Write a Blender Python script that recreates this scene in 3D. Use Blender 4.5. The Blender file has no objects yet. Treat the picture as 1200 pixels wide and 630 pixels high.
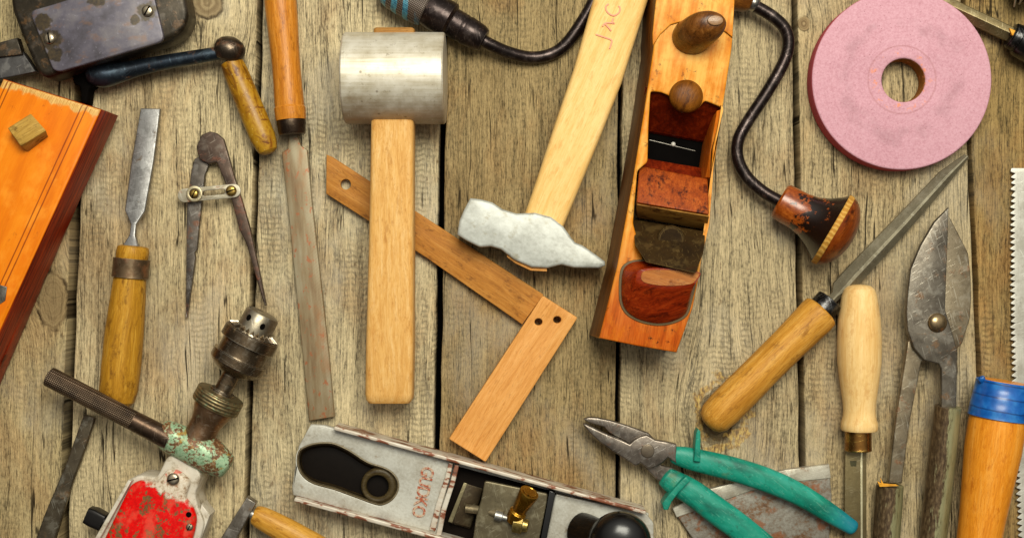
import bpy, bmesh, math, random
from mathutils import Vector, Matrix, noise as mnoise
random.seed(7)
S = 0.00075          # metres per unit of the table plan
D = 1500.0           # camera height above the boards, same unit
C = bpy.context.scene.collection
PI = math.pi

def W(px, py, z=0.0):
    k = 1 - z / D
    return Vector(((px - 600) * k, (315 - py) * k, z))

def lin(c):
    return tuple(((v/255)/12.92 if v/255 <= .04045 else ((v/255+.055)/1.055)**2.4) for v in c) + (1.0,)

# ---------------------------------------------------------------- node helper
class Nd:
    """wraps a socket so that maths on sockets can be written as maths"""
    def __init__(s, t, so): s.t = t; s.s = so
    def _m(s, op, *a):
        n = s.t.nodes.new('ShaderNodeMath'); n.operation = op
        for i, v in enumerate((s,) + a):
            if isinstance(v, Nd): s.t.links.new(v.s, n.inputs[i])
            else: n.inputs[i].default_value = v
        return Nd(s.t, n.outputs[0])
    def __add__(s, o): return s._m('ADD', o)
    __radd__ = __add__
    def __sub__(s, o): return s._m('SUBTRACT', o)
    def __rsub__(s, o): return (s * -1) + o
    def __mul__(s, o): return s._m('MULTIPLY', o)
    __rmul__ = __mul__
    def __truediv__(s, o): return s._m('DIVIDE', o)
    def pow(s, o): return s._m('POWER', o)
    def abs(s): return s._m('ABSOLUTE')
    def exp(s): return s._m('EXPONENT')
    def sin(s): return s._m('SINE')
    def sqrt(s): return s._m('SQRT')
    def fract(s): return s._m('FRACT')
    def max(s, o): return s._m('MAXIMUM', o)
    def min(s, o): return s._m('MINIMUM', o)
    def gt(s, o): return s._m('GREATER_THAN', o)
    def lt(s, o): return s._m('LESS_THAN', o)
    def step(s, a, b):
        n = s.t.nodes.new('ShaderNodeMapRange'); n.interpolation_type = 'SMOOTHSTEP'
        s.t.links.new(s.s, n.inputs[0]); n.inputs[1].default_value = a; n.inputs[2].default_value = b
        if a > b:
            n.inputs[1].default_value = b; n.inputs[2].default_value = a
            n.inputs[3].default_value = 1; n.inputs[4].default_value = 0
        return Nd(s.t, n.outputs[0])

class Mat:
    def __init__(s, name):
        s.m = bpy.data.materials.new(name); s.m.use_nodes = True
        s.t = s.m.node_tree; s.t.nodes.clear()
        s.out = s.t.nodes.new('ShaderNodeOutputMaterial')
        s.b = s.t.nodes.new('ShaderNodeBsdfPrincipled'); s.t.links.new(s.b.outputs[0], s.out.inputs[0])
        s.tc = s.t.nodes.new('ShaderNodeTexCoord')
    def coords(s, ang=0.0, world=False):
        """returns x (along the grain), y (across), z in plan units"""
        if world:
            g = s.t.nodes.new('ShaderNodeNewGeometry'); src = g.outputs['Position']
        else: src = s.tc.outputs['Object']
        mp = s.t.nodes.new('ShaderNodeMapping'); mp.vector_type = 'POINT'
        mp.inputs['Rotation'].default_value = (0, 0, -ang); mp.inputs['Scale'].default_value = (1/S,)*3
        s.t.links.new(src, mp.inputs[0])
        sp = s.t.nodes.new('ShaderNodeSeparateXYZ'); s.t.links.new(mp.outputs[0], sp.inputs[0])
        s.x, s.y, s.z = (Nd(s.t, sp.outputs[i]) for i in range(3))
        return s.x, s.y, s.z
    def vec(s, x, y, z=0.0):
        n = s.t.nodes.new('ShaderNodeCombineXYZ')
        for i, v in enumerate((x, y, z)):
            if isinstance(v, Nd): s.t.links.new(v.s, n.inputs[i])
            else: n.inputs[i].default_value = v
        return Nd(s.t, n.outputs[0])
    def noise(s, x, y, z=0.0, detail=3, rough=.55, dist=0.0):
        n = s.t.nodes.new('ShaderNodeTexNoise'); n.inputs['Scale'].default_value = 1
        n.inputs['Detail'].default_value = detail; n.inputs['Roughness'].default_value = rough
        n.inputs['Distortion'].default_value = dist
        s.t.links.new(s.vec(x, y, z).s, n.inputs['Vector'])
        return Nd(s.t, n.outputs[0])
    def voro(s, x, y, z=0.0, feat='F1'):
        n = s.t.nodes.new('ShaderNodeTexVoronoi'); n.feature = feat; n.inputs['Scale'].default_value = 1
        s.t.links.new(s.vec(x, y, z).s, n.inputs['Vector'])
        return Nd(s.t, n.outputs[0])
    def ramp(s, f, stops):
        n = s.t.nodes.new('ShaderNodeValToRGB'); e = n.color_ramp.elements
        while len(e) < len(stops): e.new(.5)
        for el, (p, c) in zip(e, stops): el.position = p; el.color = lin(c)
        s.t.links.new(f.s, n.inputs[0]); return Nd(s.t, n.outputs[0])
    def mix(s, f, a, b, mode='MIX'):
        n = s.t.nodes.new('ShaderNodeMix'); n.data_type = 'RGBA'; n.blend_type = mode
        if isinstance(f, Nd): s.t.links.new(f.s, n.inputs[0])
        else: n.inputs[0].default_value = f
        for v, k in ((a, 6), (b, 7)):
            if isinstance(v, Nd): s.t.links.new(v.s, n.inputs[k])
            else: n.inputs[k].default_value = lin(v)
        return Nd(s.t, n.outputs[2])
    def edge(s, r=1.6):
        """1 on worn outer edges"""
        bv = s.t.nodes.new('ShaderNodeBevel'); bv.samples = 4; bv.inputs[0].default_value = r * S
        g = s.t.nodes.new('ShaderNodeNewGeometry')
        d = s.t.nodes.new('ShaderNodeVectorMath'); d.operation = 'DOT_PRODUCT'
        s.t.links.new(bv.outputs[0], d.inputs[0]); s.t.links.new(g.outputs['Normal'], d.inputs[1])
        return Nd(s.t, d.outputs['Value']).step(.985, .85)
    def put(s, col=None, rough=None, metal=None, bump=None, strength=.3, dist=1.0, coat=0.0, spec=None):
        def st(k, v):
            if v is None: return
            if isinstance(v, Nd): s.t.links.new(v.s, s.b.inputs[k])
            elif isinstance(v, tuple): s.b.inputs[k].default_value = lin(v)
            else: s.b.inputs[k].default_value = v
        st('Base Color', col); st('Roughness', rough); st('Metallic', metal); st('Specular IOR Level', spec)
        if coat: s.b.inputs['Coat Weight'].default_value = coat*.5; s.b.inputs['Coat Roughness'].default_value = .3
        if bump is not None:
            n = s.t.nodes.new('ShaderNodeBump'); n.inputs['Strength'].default_value = strength
            n.inputs['Distance'].default_value = dist * S
            s.t.links.new(bump.s, n.inputs['Height']); s.t.links.new(n.outputs[0], s.b.inputs['Normal'])
        return s.m

def wood(name, dark, mid, light, ang=0, rough=.5, grain=1.0, dirt=(60, 40, 20), dirt_amt=.3, edge_col=None,
         edge_amt=.7, coat=0.0, seed=0.0, spots=0.0, figure=1.0, ends=None, spec=.35, edge_r=2.2, con=1.0):
    spec = .16
    M = Mat(name); x, y, z = M.coords(math.radians(ang))
    x = x + seed*37.1; y = y + seed*11.7; z = z + seed*5.3
    wob = M.noise(x*.012, y*.05, z*.05, 2)
    yy = y + (wob - .5)*14*figure; zz = z + (wob - .5)*9
    g1 = M.noise(x*.010*grain, yy*.16*grain, zz*.16*grain, 5, .62)
    g2 = M.noise(x*.05*grain, yy*1.0*grain, zz*1.0*grain, 3, .6)
    f = g1*.65 + g2*.35
    col = M.ramp(f, [(.5 - .24/con, dark), (.5, mid), (.5 + .22/con, light)])
    blot = M.noise(x*.018, y*.04, z*.04, 4, .6).step(.5, .72)
    col = M.mix(blot*.3, col, dark)
    pores = M.noise(x*.12, yy*2.4, zz*2.4, 2).step(.62, .72)
    fib = M.noise(x*.035, yy*.62, zz*.62, 3, .65).step(.47, .70)
    col = M.mix(fib*.42, col, dark)
    fl2 = M.noise(x*.16, yy*.75, zz*.75, 3, .7).step(.54, .70)
    col = M.mix(fl2*.4, col, dirt)
    lf = M.noise(x*.03 + 31, yy*.55, zz*.55, 3, .6).step(.56, .72)
    col = M.mix(lf*.3, col, light)
    col = M.mix(pores*.35, col, dark)
    if dirt_amt:
        d = M.noise(x*.05, y*.10, z*.10, 6, .7).step(.59 - dirt_amt*.14, .70 - dirt_amt*.06)
        col = M.mix(d*min(1, dirt_amt*1.6), col, dirt)
    if spots:
        v = M.voro(x*.045, y*.06, z*.06).step(.16, .10) * M.noise(x*.02, y*.02, z*.02, 1).step(.5, .55)
        col = M.mix(v*spots, col, dirt)
    if edge_col:
        e = M.edge(edge_r) * M.noise(x*.06, y*.1, z*.1, 3).step(.25, .5)
        col = M.mix(e*edge_amt, col, edge_col)
    r = (g2*.18 + (rough - .09))
    dent = M.noise(x*.06, y*.07, z*.07, 3, .5).step(.62, .70)
    return M.put(col, r, 0.0, g2*.6 + pores*-.5 + g1*.5 + fib*-.3 + dent*-.5, .3, .8, coat, spec)

def metal(name, base, dark, rough=.4, met=.9, rust=None, rust_amt=0.0, ang=0, brushed=0.0, edge_col=None, scale=1.0,
          seed=0.0, bump=.25, blot=.6, edge_amt=.6):
    M = Mat(name); x, y, z = M.coords(math.radians(ang))
    x = x + seed*23.3; y = y + seed*9.1; z = z + seed*3.7
    n1 = M.noise(x*.04*scale, y*.04*scale, z*.04*scale, 6, .65)
    n2 = M.noise(x*.35*scale, y*.35*scale, z*.35*scale, 4, .6)
    col = M.mix(n1.step(.38, .66)*blot, base, dark)
    col = M.mix(n2.step(.55, .75)*.35*blot, col, dark)
    if brushed:
        br = M.noise(x*.02, y*1.3, z*1.3, 3, .6)
        col = M.mix(br.step(.4, .7)*brushed, col, dark)
    h = n1*.6 + n2*.4
    mt = None
    if rust and rust_amt:
        rn = M.noise(x*.055*scale + 41, y*.055*scale, z*.055*scale, 6, .7)
        rm = rn.step(.66 - rust_amt*.3, .74 - rust_amt*.22)
        col = M.mix(rm*(n2*.5 + .6).min(1.0), col, rust)
        mt = (rm*-.8*met) + met
        h = h + rm*.3
    if edge_col:
        e = M.edge(1.6)*n1.step(.25, .5)
        col = M.mix(e*edge_amt, col, edge_col)
    s1 = M.noise(x*.9 + y*.25, y*.04 - x*.012, z*.2 + seed, 2, .5).step(.64, .70)
    s2 = M.noise(y*.8 - x*.5, x*.035 + y*.05, z*.2 + seed*2, 2, .5).step(.66, .71)
    patch = M.noise(x*.07*scale + 17, y*.07*scale, z*.07*scale, 3, .6)
    lt = edge_col or tuple(min(255, int(v*1.35)) for v in base)
    col = M.mix(patch.step(.52, .68)*.35*blot, col, lt)
    col = M.mix((s1.max(s2))*.35, col, lt)
    dk = M.noise(x*.2*scale + 5, y*.2*scale, z*.2*scale, 4, .7).step(.6, .68)
    col = M.mix(dk*.6*blot, col, tuple(int(v*.7) for v in dark))
    return M.put(col, (n1*.3 + n2*.12 + rough - .2), mt if mt is not None else met, h + (s1.max(s2))*-.15, bump, .8)

def flat(name, c, rough=.5, met=0.0, var=.25, coat=0.0, spec=.4):
    M = Mat(name); x, y, z = M.coords()
    n = M.noise(x*.15, y*.15, z*.15, 4)
    col = M.mix(n.step(.35, .7)*var, c, tuple(int(v*.45) for v in c))
    return M.put(col, rough, met, n, .12, .6, coat, spec)

# ---------------------------------------------------------------- mesh helper
def finish(name, me, mat, parent=None, ang=35, base=False):
    """link a mesh given in plan units with its own origin"""
    vs = me.vertices
    lo = Vector([min(v.co[i] for v in vs) for i in range(3)]); hi = Vector([max(v.co[i] for v in vs) for i in range(3)])
    c = (lo + hi)/2; c.z = lo.z
    for v in vs: v.co = (v.co - c)*S
    me.polygons.foreach_set('use_smooth', [True]*len(me.polygons))
    me.set_sharp_from_angle(angle=math.radians(ang))
    me.materials.clear(); me.materials.append(mat)
    me.name = name; o = bpy.data.objects.new(name, me); C.objects.link(o)
    o.location = c*S
    if parent is not None:
        o.parent = parent; base_loc = Vector(parent.location)
        p = parent.parent
        while p is not None: base_loc += Vector(p.location); p = p.parent
        o.location = c*S - base_loc
    me.update(); return o

def thing(name, label, cat, px, py, group=None):
    o = bpy.data.objects.new(name, None); C.objects.link(o); o.empty_display_size = .01
    o.location = W(px, py, 0)*S; o['label'] = label; o['category'] = cat
    if group: o['group'] = group
    return o

def catmull(pts, n, closed=True):
    out = []; m = len(pts); rng = range(m) if closed else range(m-1)
    for i in rng:
        g = (lambda k: pts[k % m]) if closed else (lambda k: pts[max(0, min(m-1, k))])
        p0, p1, p2, p3 = (Vector(g(i+j)) for j in (-1, 0, 1, 2))
        for k in range(n):
            t = k/n
            out.append(.5*((2*p1) + (p2-p0)*t + (2*p0-5*p1+4*p2-p3)*t*t + (3*p1-p0-3*p2+p3)*t**3))
    if not closed: out.append(Vector(pts[-1]))
    return out

def roundpoly(pts, r, n=4):
    """round the corners of a polygon"""
    out = []; m = len(pts)
    for i in range(m):
        p = Vector(pts[i]); a = Vector(pts[i-1]) - p; b = Vector(pts[(i+1) % m]) - p
        rr = min(r, a.length*.45, b.length*.45); A = p + a.normalized()*rr; B = p + b.normalized()*rr
        for k in range(n+1):
            t = k/n; out.append((1-t)**2*A + 2*t*(1-t)*p + t*t*B)
    return out

def circ(cx, cy, r, n=32, ry=None, rot=0):
    ry = ry or r; c, s = math.cos(rot), math.sin(rot)
    return [(cx + math.cos(2*PI*k/n)*r*c - math.sin(2*PI*k/n)*ry*s, cy + math.cos(2*PI*k/n)*r*s + math.sin(2*PI*k/n)*ry*c) for k in range(n)]

def plate(name, outline, z0, z1, mat, parent=None, bevel=1.0, holes=(), rnd=0, smooth=0, post=None, ang=35, zref=None):
    """flat piece seen from above with its real thickness; outline is its top edge"""
    cu = bpy.data.curves.new(name, 'CURVE'); cu.dimensions = '2D'; cu.fill_mode = 'BOTH'
    zr = z1 if zref is None else zref
    def add(pts):
        if rnd and pts is outline: pts = roundpoly(pts, rnd)
        if smooth and pts is outline: pts = catmull([Vector(p) for p in pts], smooth)
        sp = cu.splines.new('POLY'); sp.points.add(len(pts)-1)
        for q, p in zip(sp.points, pts):
            w = W(p[0], p[1], zr); q.co = (w.x, w.y, 0, 1)
        sp.use_cyclic_u = True
    add(outline)
    for h in holes: add(h)
    hh = (z1 - z0)/2; bevel = min(bevel, hh*.9)
    cu.extrude = hh - bevel; cu.bevel_depth = bevel; cu.offset = -bevel; cu.bevel_resolution = 2
    ob = bpy.data.objects.new('tmp', cu); me = ob.to_mesh().copy(); bpy.data.objects.remove(ob)
    bm = bmesh.new(); bm.from_mesh(me); bmesh.ops.remove_doubles(bm, verts=bm.verts, dist=.02)
    bmesh.ops.recalc_face_normals(bm, faces=bm.faces)
    for v in bm.verts: v.co.z += (z0 + z1)/2
    if post:
        for v in bm.verts: v.co = post(v.co)
    bm.to_mesh(me); bm.free()
    return finish(name, me, mat, parent, ang)

def loft(name, rings, mat, parent=None, caps=True, ang=35, closed=True):
    bm = bmesh.new(); rv = [[bm.verts.new(p) for p in r] for r in rings]; n = len(rings[0])
    for a, b in zip(rv, rv[1:]):
        for i in range(n):
            try: bm.faces.new((a[i], a[(i+1) % n], b[(i+1) % n], b[i]))
            except ValueError: pass
    if caps:
        for r in (rv[0], rv[-1]):
            c = sum((v.co for v in r), Vector())/n; cv = bm.verts.new(c)
            for i in range(n): bm.faces.new((r[i], r[(i+1) % n], cv))
    bmesh.ops.remove_doubles(bm, verts=bm.verts, dist=.001)
    bmesh.ops.recalc_face_normals(bm, faces=bm.faces)
    me = bpy.data.meshes.new(name); bm.to_mesh(me); bm.free()
    return finish(name, me, mat, parent, ang)

def tube(name, path, mat, parent=None, n=28, sub=6, ex=2.0, cap=0.0, wob=0.0, ang=35, world=False, facets=0, side=None):
    """path: (px,py,z,rw[,rh]); interpolated when sub>0. cap: rounding of the ends as a fraction of the radius"""
    pts = []
    for p in path:
        w = Vector(p[:3]) if world else W(*p[:3]); rh = p[4] if len(p) > 4 else p[3]
        pts.append((w.x, w.y, w.z, p[3], rh))
    if sub:
        m = len(pts); out = []
        for i in range(m-1):
            q = [pts[max(0, min(m-1, i+j))] for j in (-1, 0, 1, 2)]
            for k in range(sub):
                t = k/sub
                out.append(tuple(.5*((2*q[1][c]) + (q[2][c]-q[0][c])*t + (2*q[0][c]-5*q[1][c]+4*q[2][c]-q[3][c])*t*t
                                     + (3*q[1][c]-q[0][c]-3*q[2][c]+q[3][c])*t**3) for c in range(5)))
        out.append(pts[-1]); pts = out
    rings = []; m = len(pts)
    for i, p in enumerate(pts):
        a = i - 1
        while a > 0 and (Vector(pts[a][:3]) - Vector(p[:3])).length < .01: a -= 1
        b = i + 1
        while b < m-1 and (Vector(pts[b][:3]) - Vector(p[:3])).length < .01: b += 1
        A = Vector(pts[max(a, 0)][:3]); B = Vector(pts[min(b, m-1)][:3]); T = (B - A).normalized()
        sd = (Vector(side) if side else T.cross(Vector((0, 0, 1))))
        if sd.length < .05: sd = Vector((1, 0, 0))
        sd = (sd - T*sd.dot(T)).normalized(); up = sd.cross(T)
        ring = []
        for k in range(n):
            an = 2*PI*(k + .5)/n; c, s = math.cos(an), math.sin(an)
            cx = math.copysign(abs(c)**(2/ex), c); sx = math.copysign(abs(s)**(2/ex), s)
            w = 1.0
            if facets:
                fa = ((an + PI/facets) % (2*PI/facets)) - PI/facets; w = .35*(math.cos(PI/facets)/math.cos(fa)) + .65
            if wob: w += wob*mnoise.noise(Vector((p[0]*.03 + c, p[1]*.03 + s, p[2]*.03)))
            ring.append((Vector(p[:3]) + sd*cx*p[3]*w + up*sx*p[4]*w, T))
        rings.append([r[0] for r in ring])
    def shrink(r, T, rad, k):
        c = sum(r, Vector())/len(r); res = []
        for f in ((.0, 1), (.35, .94), (.65, .76), (.88, .47), (1, .12)):
            res.append([c + (q - c)*f[1] + T*rad*k*f[0] for q in r])
        return res
    if cap:
        r0, r1 = rings[0], rings[-1]
        T0 = (sum(rings[0], Vector())/n - sum(rings[1], Vector())/n).normalized()
        T1 = (sum(rings[-1], Vector())/n - sum(rings[-2], Vector())/n).normalized()
        rings = shrink(r0, T0, pts[0][3], cap)[::-1] + rings[1:-1] + shrink(r1, T1, pts[-1][3], cap)
    return loft(name, rings, mat, parent, True, ang)

def lathe(name, p0, p1, prof, mat, parent=None, n=40, squash=1.0, wob=0.0, ang=30, facets=0):
    """turned piece: axis from p0 towards p1 (px,py,z), prof = [(distance, radius)]"""
    a = W(*p0); d = (W(*p1) - a).normalized()
    path = [tuple(a + d*t) + (r, r*squash) for t, r in prof]
    return tube(name, path, mat, parent, n=n, sub=0, world=True, wob=wob, ang=ang, facets=facets)

def solid(name, bottom, top, mat, parent=None, bevel=1.0):
    """block between two quads of (px,py,z)"""
    bm = bmesh.new(); b = [bm.verts.new(W(*p)) for p in bottom]; t = [bm.verts.new(W(*p)) for p in top]; n = len(b)
    bm.faces.new(b[::-1]); bm.faces.new(t)
    for i in range(n): bm.faces.new((b[i], b[(i+1) % n], t[(i+1) % n], t[i]))
    bmesh.ops.recalc_face_normals(bm, faces=bm.faces)
    if bevel: bmesh.ops.bevel(bm, geom=bm.edges[:], offset=bevel, segments=3, profile=.5, affect='EDGES')
    me = bpy.data.meshes.new(name); bm.to_mesh(me); bm.free()
    return finish(name, me, mat, parent, 40)

def screw(px, py, z, r, mat, parent, slot_ang=30, name='screw', dark=None):
    """slotted dome head"""
    rings = []
    c = W(px, py, z); n = 24
    rings = [[c + Vector((math.cos(2*PI*k/n)*r*f, math.sin(2*PI*k/n)*r*f, h*r)) for k in range(n)]
             for f, h in ((1, -.3), (1, .12), (.85, .32), (.55, .42), (.2, .46))]
    o = loft(name, rings, mat, parent)
    a = math.radians(slot_ang); u = Vector((math.cos(a), math.sin(a), 0)); v = Vector((-u.y, u.x, 0))
    q = [c + u*r*.92*i + v*r*.13*j for i, j in ((-1, -1), (1, -1), (1, 1), (-1, 1))]
    bm = bmesh.new(); lo = [bm.verts.new(p + Vector((0, 0, r*.1))) for p in q]; hi = [bm.verts.new(p + Vector((0, 0, r*.48))) for p in q]
    bm.faces.new(lo[::-1]); bm.faces.new(hi)
    for i in range(4): bm.faces.new((lo[i], lo[(i+1) % 4], hi[(i+1) % 4], hi[i]))
    me = bpy.data.meshes.new('slot'); bm.to_mesh(me); bm.free()
    finish('slot', me, MT['black'], o)
    return o

# ---------------------------------------------------------------- materials
MT = {}
MT['black'] = flat('black_gap', (8, 6, 5), .8, spec=.03)
MT['black_gloss'] = flat('black_gloss', (14, 13, 12), .22, 0, .2, .4)

def plank_mat(name, base, tone, seed, knots=(), brown=.35, saw=.5, resin=()):
    """weathered board: base = light colour; tone = how dark the grain runs"""
    M = Mat(name); x, y, z = M.coords(0, world=True)
    # the grain lines part around every knot
    core = None; f = x
    for (kx, ky, a, b, amt) in knots:
        w = W(kx, ky); dx = x - w.x; dy = y - w.y
        e = ((dx*dx)*(-1/(a*a)) + (dy*dy)*(-1/(b*b))).exp()
        f = f - dx*e*amt
    wob = M.noise(x*.012 + seed, y*.0035, seed*3.1, 3, .5)
    f = f + (wob - .5)*26
    sx = f + seed*91.0
    band = M.noise(sx*.04, y*.0016, seed, 3, .6)
    rings = M.noise(sx*.20, y*.003, seed + 2, 2, .6)
    fine = M.noise(sx*.60, y*.022, seed + 4, 4, .7)
    hair = M.noise(sx*1.1, y*.085, seed + 6, 3, .7)
    grit = M.noise(x*.42, y*.2, seed + 8, 4, .7)
    base = tuple(int(min(255, v*1.05)) for v in base); lo = tuple(int(v*tone) for v in base); lo2 = tuple(int(v*tone*tone*.8) for v in base)
    hi = tuple(min(255, int(v*1.2 + 4)) for v in base)
    g = rings*.17 + fine*.30 + band*.13 + hair*.40
    g = g + (grit - .5)*.30
    col = M.ramp(g, [(.34, lo2), (.42, lo), (.50, base), (.62, hi)])
    pb = M.noise(x*.011 + seed*5, y*.006, seed, 5, .65, .6)
    col = M.mix(pb.step(.46, .66)*brown, col, M.ramp(g, [(.38, (70, 40, 16)), (.5, (138, 96, 52)), (.6, (176, 130, 76))]))
    pg = M.noise(x*.009 + seed*9, y*.005, seed + 11, 4, .6, .4)
    col = M.mix(pg.step(.5, .7)*.4, col, tuple(int(v*.55 + 92) for v in base))
    stn = M.noise(x*.008 + seed*3, y*.006, seed + 31, 5, .65, .5).step(.48, .68)
    col = M.mix(stn*.38, col, M.ramp(g, [(.36, (58, 42, 20)), (.52, (112, 90, 56)), (.62, (150, 126, 84))]))
    # band-saw marks: short ridges across the board, in columns between the grain lines
    ph = y*.95 + (M.noise(x*.06, y*.02, seed + 13, 3, .6) - .5)*16
    sw = ph.sin()*.5 + .5
    cols = M.noise(sx*.12, y*.012, seed + 14, 3, .6).step(.42, .6)
    smk = M.noise(x*.016, y*.006, seed + 15, 3, .6).step(.42, .58)
    swm = sw.step(.35, .9)*cols*smk*saw
    col = M.mix(swm*.6, col, lo)
    col = M.mix(grit.step(.55, .68)*.4, col, lo2)
    # drying cracks
    ck = (M.noise(sx*.085, y*.0018, seed + 17, 2, .4) - .5).abs()
    ckm = ck.step(.0085, .003)*M.noise(x*.03, y*.008, seed + 19, 2).step(.48, .55)
    ck2 = (M.noise(sx*.26, y*.005, seed + 27, 1, .4) - .5).abs()
    ckm = ckm.max(ck2.step(.014, .004)*M.noise(x*.05, y*.012, seed + 29, 2).step(.54, .61)*.85)
    col = M.mix(ckm*.9, col, (30, 22, 12))
    # dirt
    fl = M.noise(x*.10, y*.045, seed, 4, .7).step(.64, .72)
    col = M.mix(fl*.55, col, (84, 58, 30))
    h = g*1.8 - swm*.35 - ckm*1.2 + grit*.5
    for (kx, ky, a, b, amt) in knots:
        w = W(kx, ky); dx = x - w.x; dy = y - w.y
        rr = (dx*dx/(a*a*.09) + dy*dy/(b*b*.09)).sqrt() + (M.noise(x*.15, y*.15, seed, 3) - .5)*.35
        rg = M.noise(rr*4.5, seed, 0.0, 2)
        kc = M.ramp(rg, [(.35, lo), (.5, tuple(int(v*.8) for v in base)), (.65, base)])
        kc = M.mix(.3, kc, (120, 80, 40))
        m = rr.step(1.0, .86); rim = rr.step(.84, .97)*rr.step(1.14, 1.0)
        col = M.mix(m, col, kc); col = M.mix(rim*.8*M.noise(x*.05, y*.05, seed, 2).step(.4, .55), col, (50, 34, 18))
        h = h - rim*.5
    for (kx, ky, rad, wd) in resin:       # broken yellow fibres and resin round a knot
        w = W(kx, ky); dx = x - w.x; dy = (y - w.y)*.86
        rr = (dx*dx + dy*dy*.75).sqrt() + (M.noise(x*.05, y*.05, seed, 3, .55) - .5)*34
        rim = ((rr - rad).abs()).step(wd, wd*.5)*M.noise(x*.07, y*.07, 3, 3, .6).step(.38, .50)
        yc = M.ramp(M.noise(x*.34, y*.16, 1, 3), [(.38, (92, 58, 16)), (.48, (158, 116, 50)), (.62, (214, 178, 92))])
        col = M.mix(rim*.6, col, yc); h = h + rim*.12
        blk = rr.step(rad - wd*.6, rad - wd*1.6)
        col = M.mix(blk*.6, col, (70, 48, 22))
        ln = ((rr - rad + wd*.9).abs()).step(1.8, .6); col = M.mix(ln*.45, col, (60, 40, 16)); h = h - ln*.3
    return M.put(col, .78, 0.0, h, .7, 1.4, spec=.1)

# ---------------------------------------------------------------- the board surface
def tag(o, **k):
    for a, b in k.items(): o[a] = b
    return o

surf = bpy.data.objects.new('tabletop', None); C.objects.link(surf); surf['kind'] = 'structure'
seams = [(-190, -190), (-60, -62), (97, 74), (305, 288), (521, 510), (728, 723), (931, 942), (1129, 1156), (1330, 1330), (1420, 1420)]
gapw = [3, 3, 11, 7, 7.5, 5, 7, 5.5, 3, 3]
pm = [
    plank_mat('plank_one', (168, 150, 111), .66, 1.3, brown=.3),
    plank_mat('plank_two', (168, 150, 111), .66, 2.1, knots=((64, 337, 40, 44, .75), (62, 352, 60, 120, .25)), brown=.4),
    plank_mat('plank_three', (184, 167, 131), .70, 3.7, knots=((243, 3, 62, 64, .6),), brown=.4, saw=.7),
    plank_mat('plank_four', (180, 165, 131), .68, 4.4, brown=.4, saw=.9),
    plank_mat('plank_five', (142, 123, 87), .63, 5.9, brown=.45, saw=.45),
    plank_mat('plank_six', (168, 152, 119), .67, 6.2, knots=((840, 490, 60, 90, .6),), brown=.3, saw=.8, resin=((846, 484, 29, 6),)),
    plank_mat('plank_seven', (164, 146, 111), .66, 7.8, knots=((942, 28, 26, 30, .6),), brown=.35, saw=.9),
    plank_mat('plank_eight', (138, 115, 73), .62, 8.5, brown=.55, saw=.8),
    plank_mat('plank_nine', (138, 115, 73), .62, 9.5, brown=.45, saw=.8),
]
for i in range(len(seams)-1):
    (a0, a1), (b0, b1) = seams[i], seams[i+1]; ga = gapw[i]/2; gb = gapw[i+1]/2
    t = lambda s0, s1, y: s0 + (s1 - s0)*(y/630)
    bm = bmesh.new(); ny = 60; nz = []
    L = []; R = []
    for k in range(ny + 1):
        y = -190 + 1010*k/ny
        jl = mnoise.noise(Vector((i*7.7, y*.02, 0)))*1.3 + mnoise.noise(Vector((i*7.7, y*.09, 4)))*.5
        jr = mnoise.noise(Vector((i*7.7 + 7.7, y*.02, 9)))*1.3 + mnoise.noise(Vector((i*7.7, y*.09, 14)))*.5
        L.append((t(a0, a1, y) + ga + jl, y)); R.append((t(b0, b1, y) - gb + jr, y))
    plate('plank', L + R[::-1], -40, -random.uniform(0, .8), pm[i], surf, bevel=2.2, zref=0)
plate('gap_light_stop', [(-300, -300), (1500, -300), (1500, 930), (-300, 930)], -60, -41, MT['black'], surf, bevel=.5)  # added black sheet, keeps world light from rising through the board gaps

# ================================================================ the tools
exec_parts = []
STEEL_D = metal('dark_steel', (92, 86, 78), (40, 34, 28), .42, .85, (84, 50, 26), .35, edge_col=(170, 165, 155), seed=1)
STEEL_L = metal('light_steel', (168, 166, 160), (110, 106, 98), .38, .85, (150, 92, 44), .15, ang=90, brushed=.4, edge_col=(220, 220, 215), seed=2)

# ---- orange wooden plane body with a square peg (left edge)
o = thing('wooden_block', 'orange varnished wooden block with a dark red side and a square peg on top', 'wooden block', 10, 300)
ang_b = math.degrees(math.atan2(258, 118))
M = Mat('orange_varnish'); x, y, z = M.coords(math.radians(65.4))
g = M.noise(x*.010, y*.06, z*.12, 5, .6); g2 = M.noise(x*.06, y*1.2, z*1.2, 3)
col = M.ramp(g*.8 + g2*.2, [(.2, (196, 92, 0)), (.5, (224, 120, 6)), (.8, (238, 146, 26))])
bl = M.noise(x*.012, y*.03, z*.03, 4, .6)
col = M.mix(bl.step(.5, .7)*.4, col, (214, 92, 6))
side = M.tc; geo = M.t.nodes.new('ShaderNodeNewGeometry'); sp = M.t.nodes.new('ShaderNodeSeparateXYZ'); M.t.links.new(geo.outputs['Normal'], sp.inputs[0])
nz = Nd(M.t, sp.outputs[2]); 
yl = M.noise(x*.02 + 4, y*.03, 0.0, 5, .65).step(.48, .66)
col = M.mix(yl*.5, col, (244, 156, 44))
sm = M.noise(x*.05 + 9, y*.09, 0.0, 6, .75).step(.60, .70)
col = M.mix(sm*.55, col, (150, 70, 10))
redw = M.ramp(M.noise(x*.02, y*.2, z*.35, 4), [(.3, (84, 14, 2)), (.5, (146, 36, 6)), (.7, (190, 66, 12))])
col = M.mix(nz.step(.75, .35), col, redw)
top_n = M.noise(x*.08, y*.08, 0.0, 4)
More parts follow.
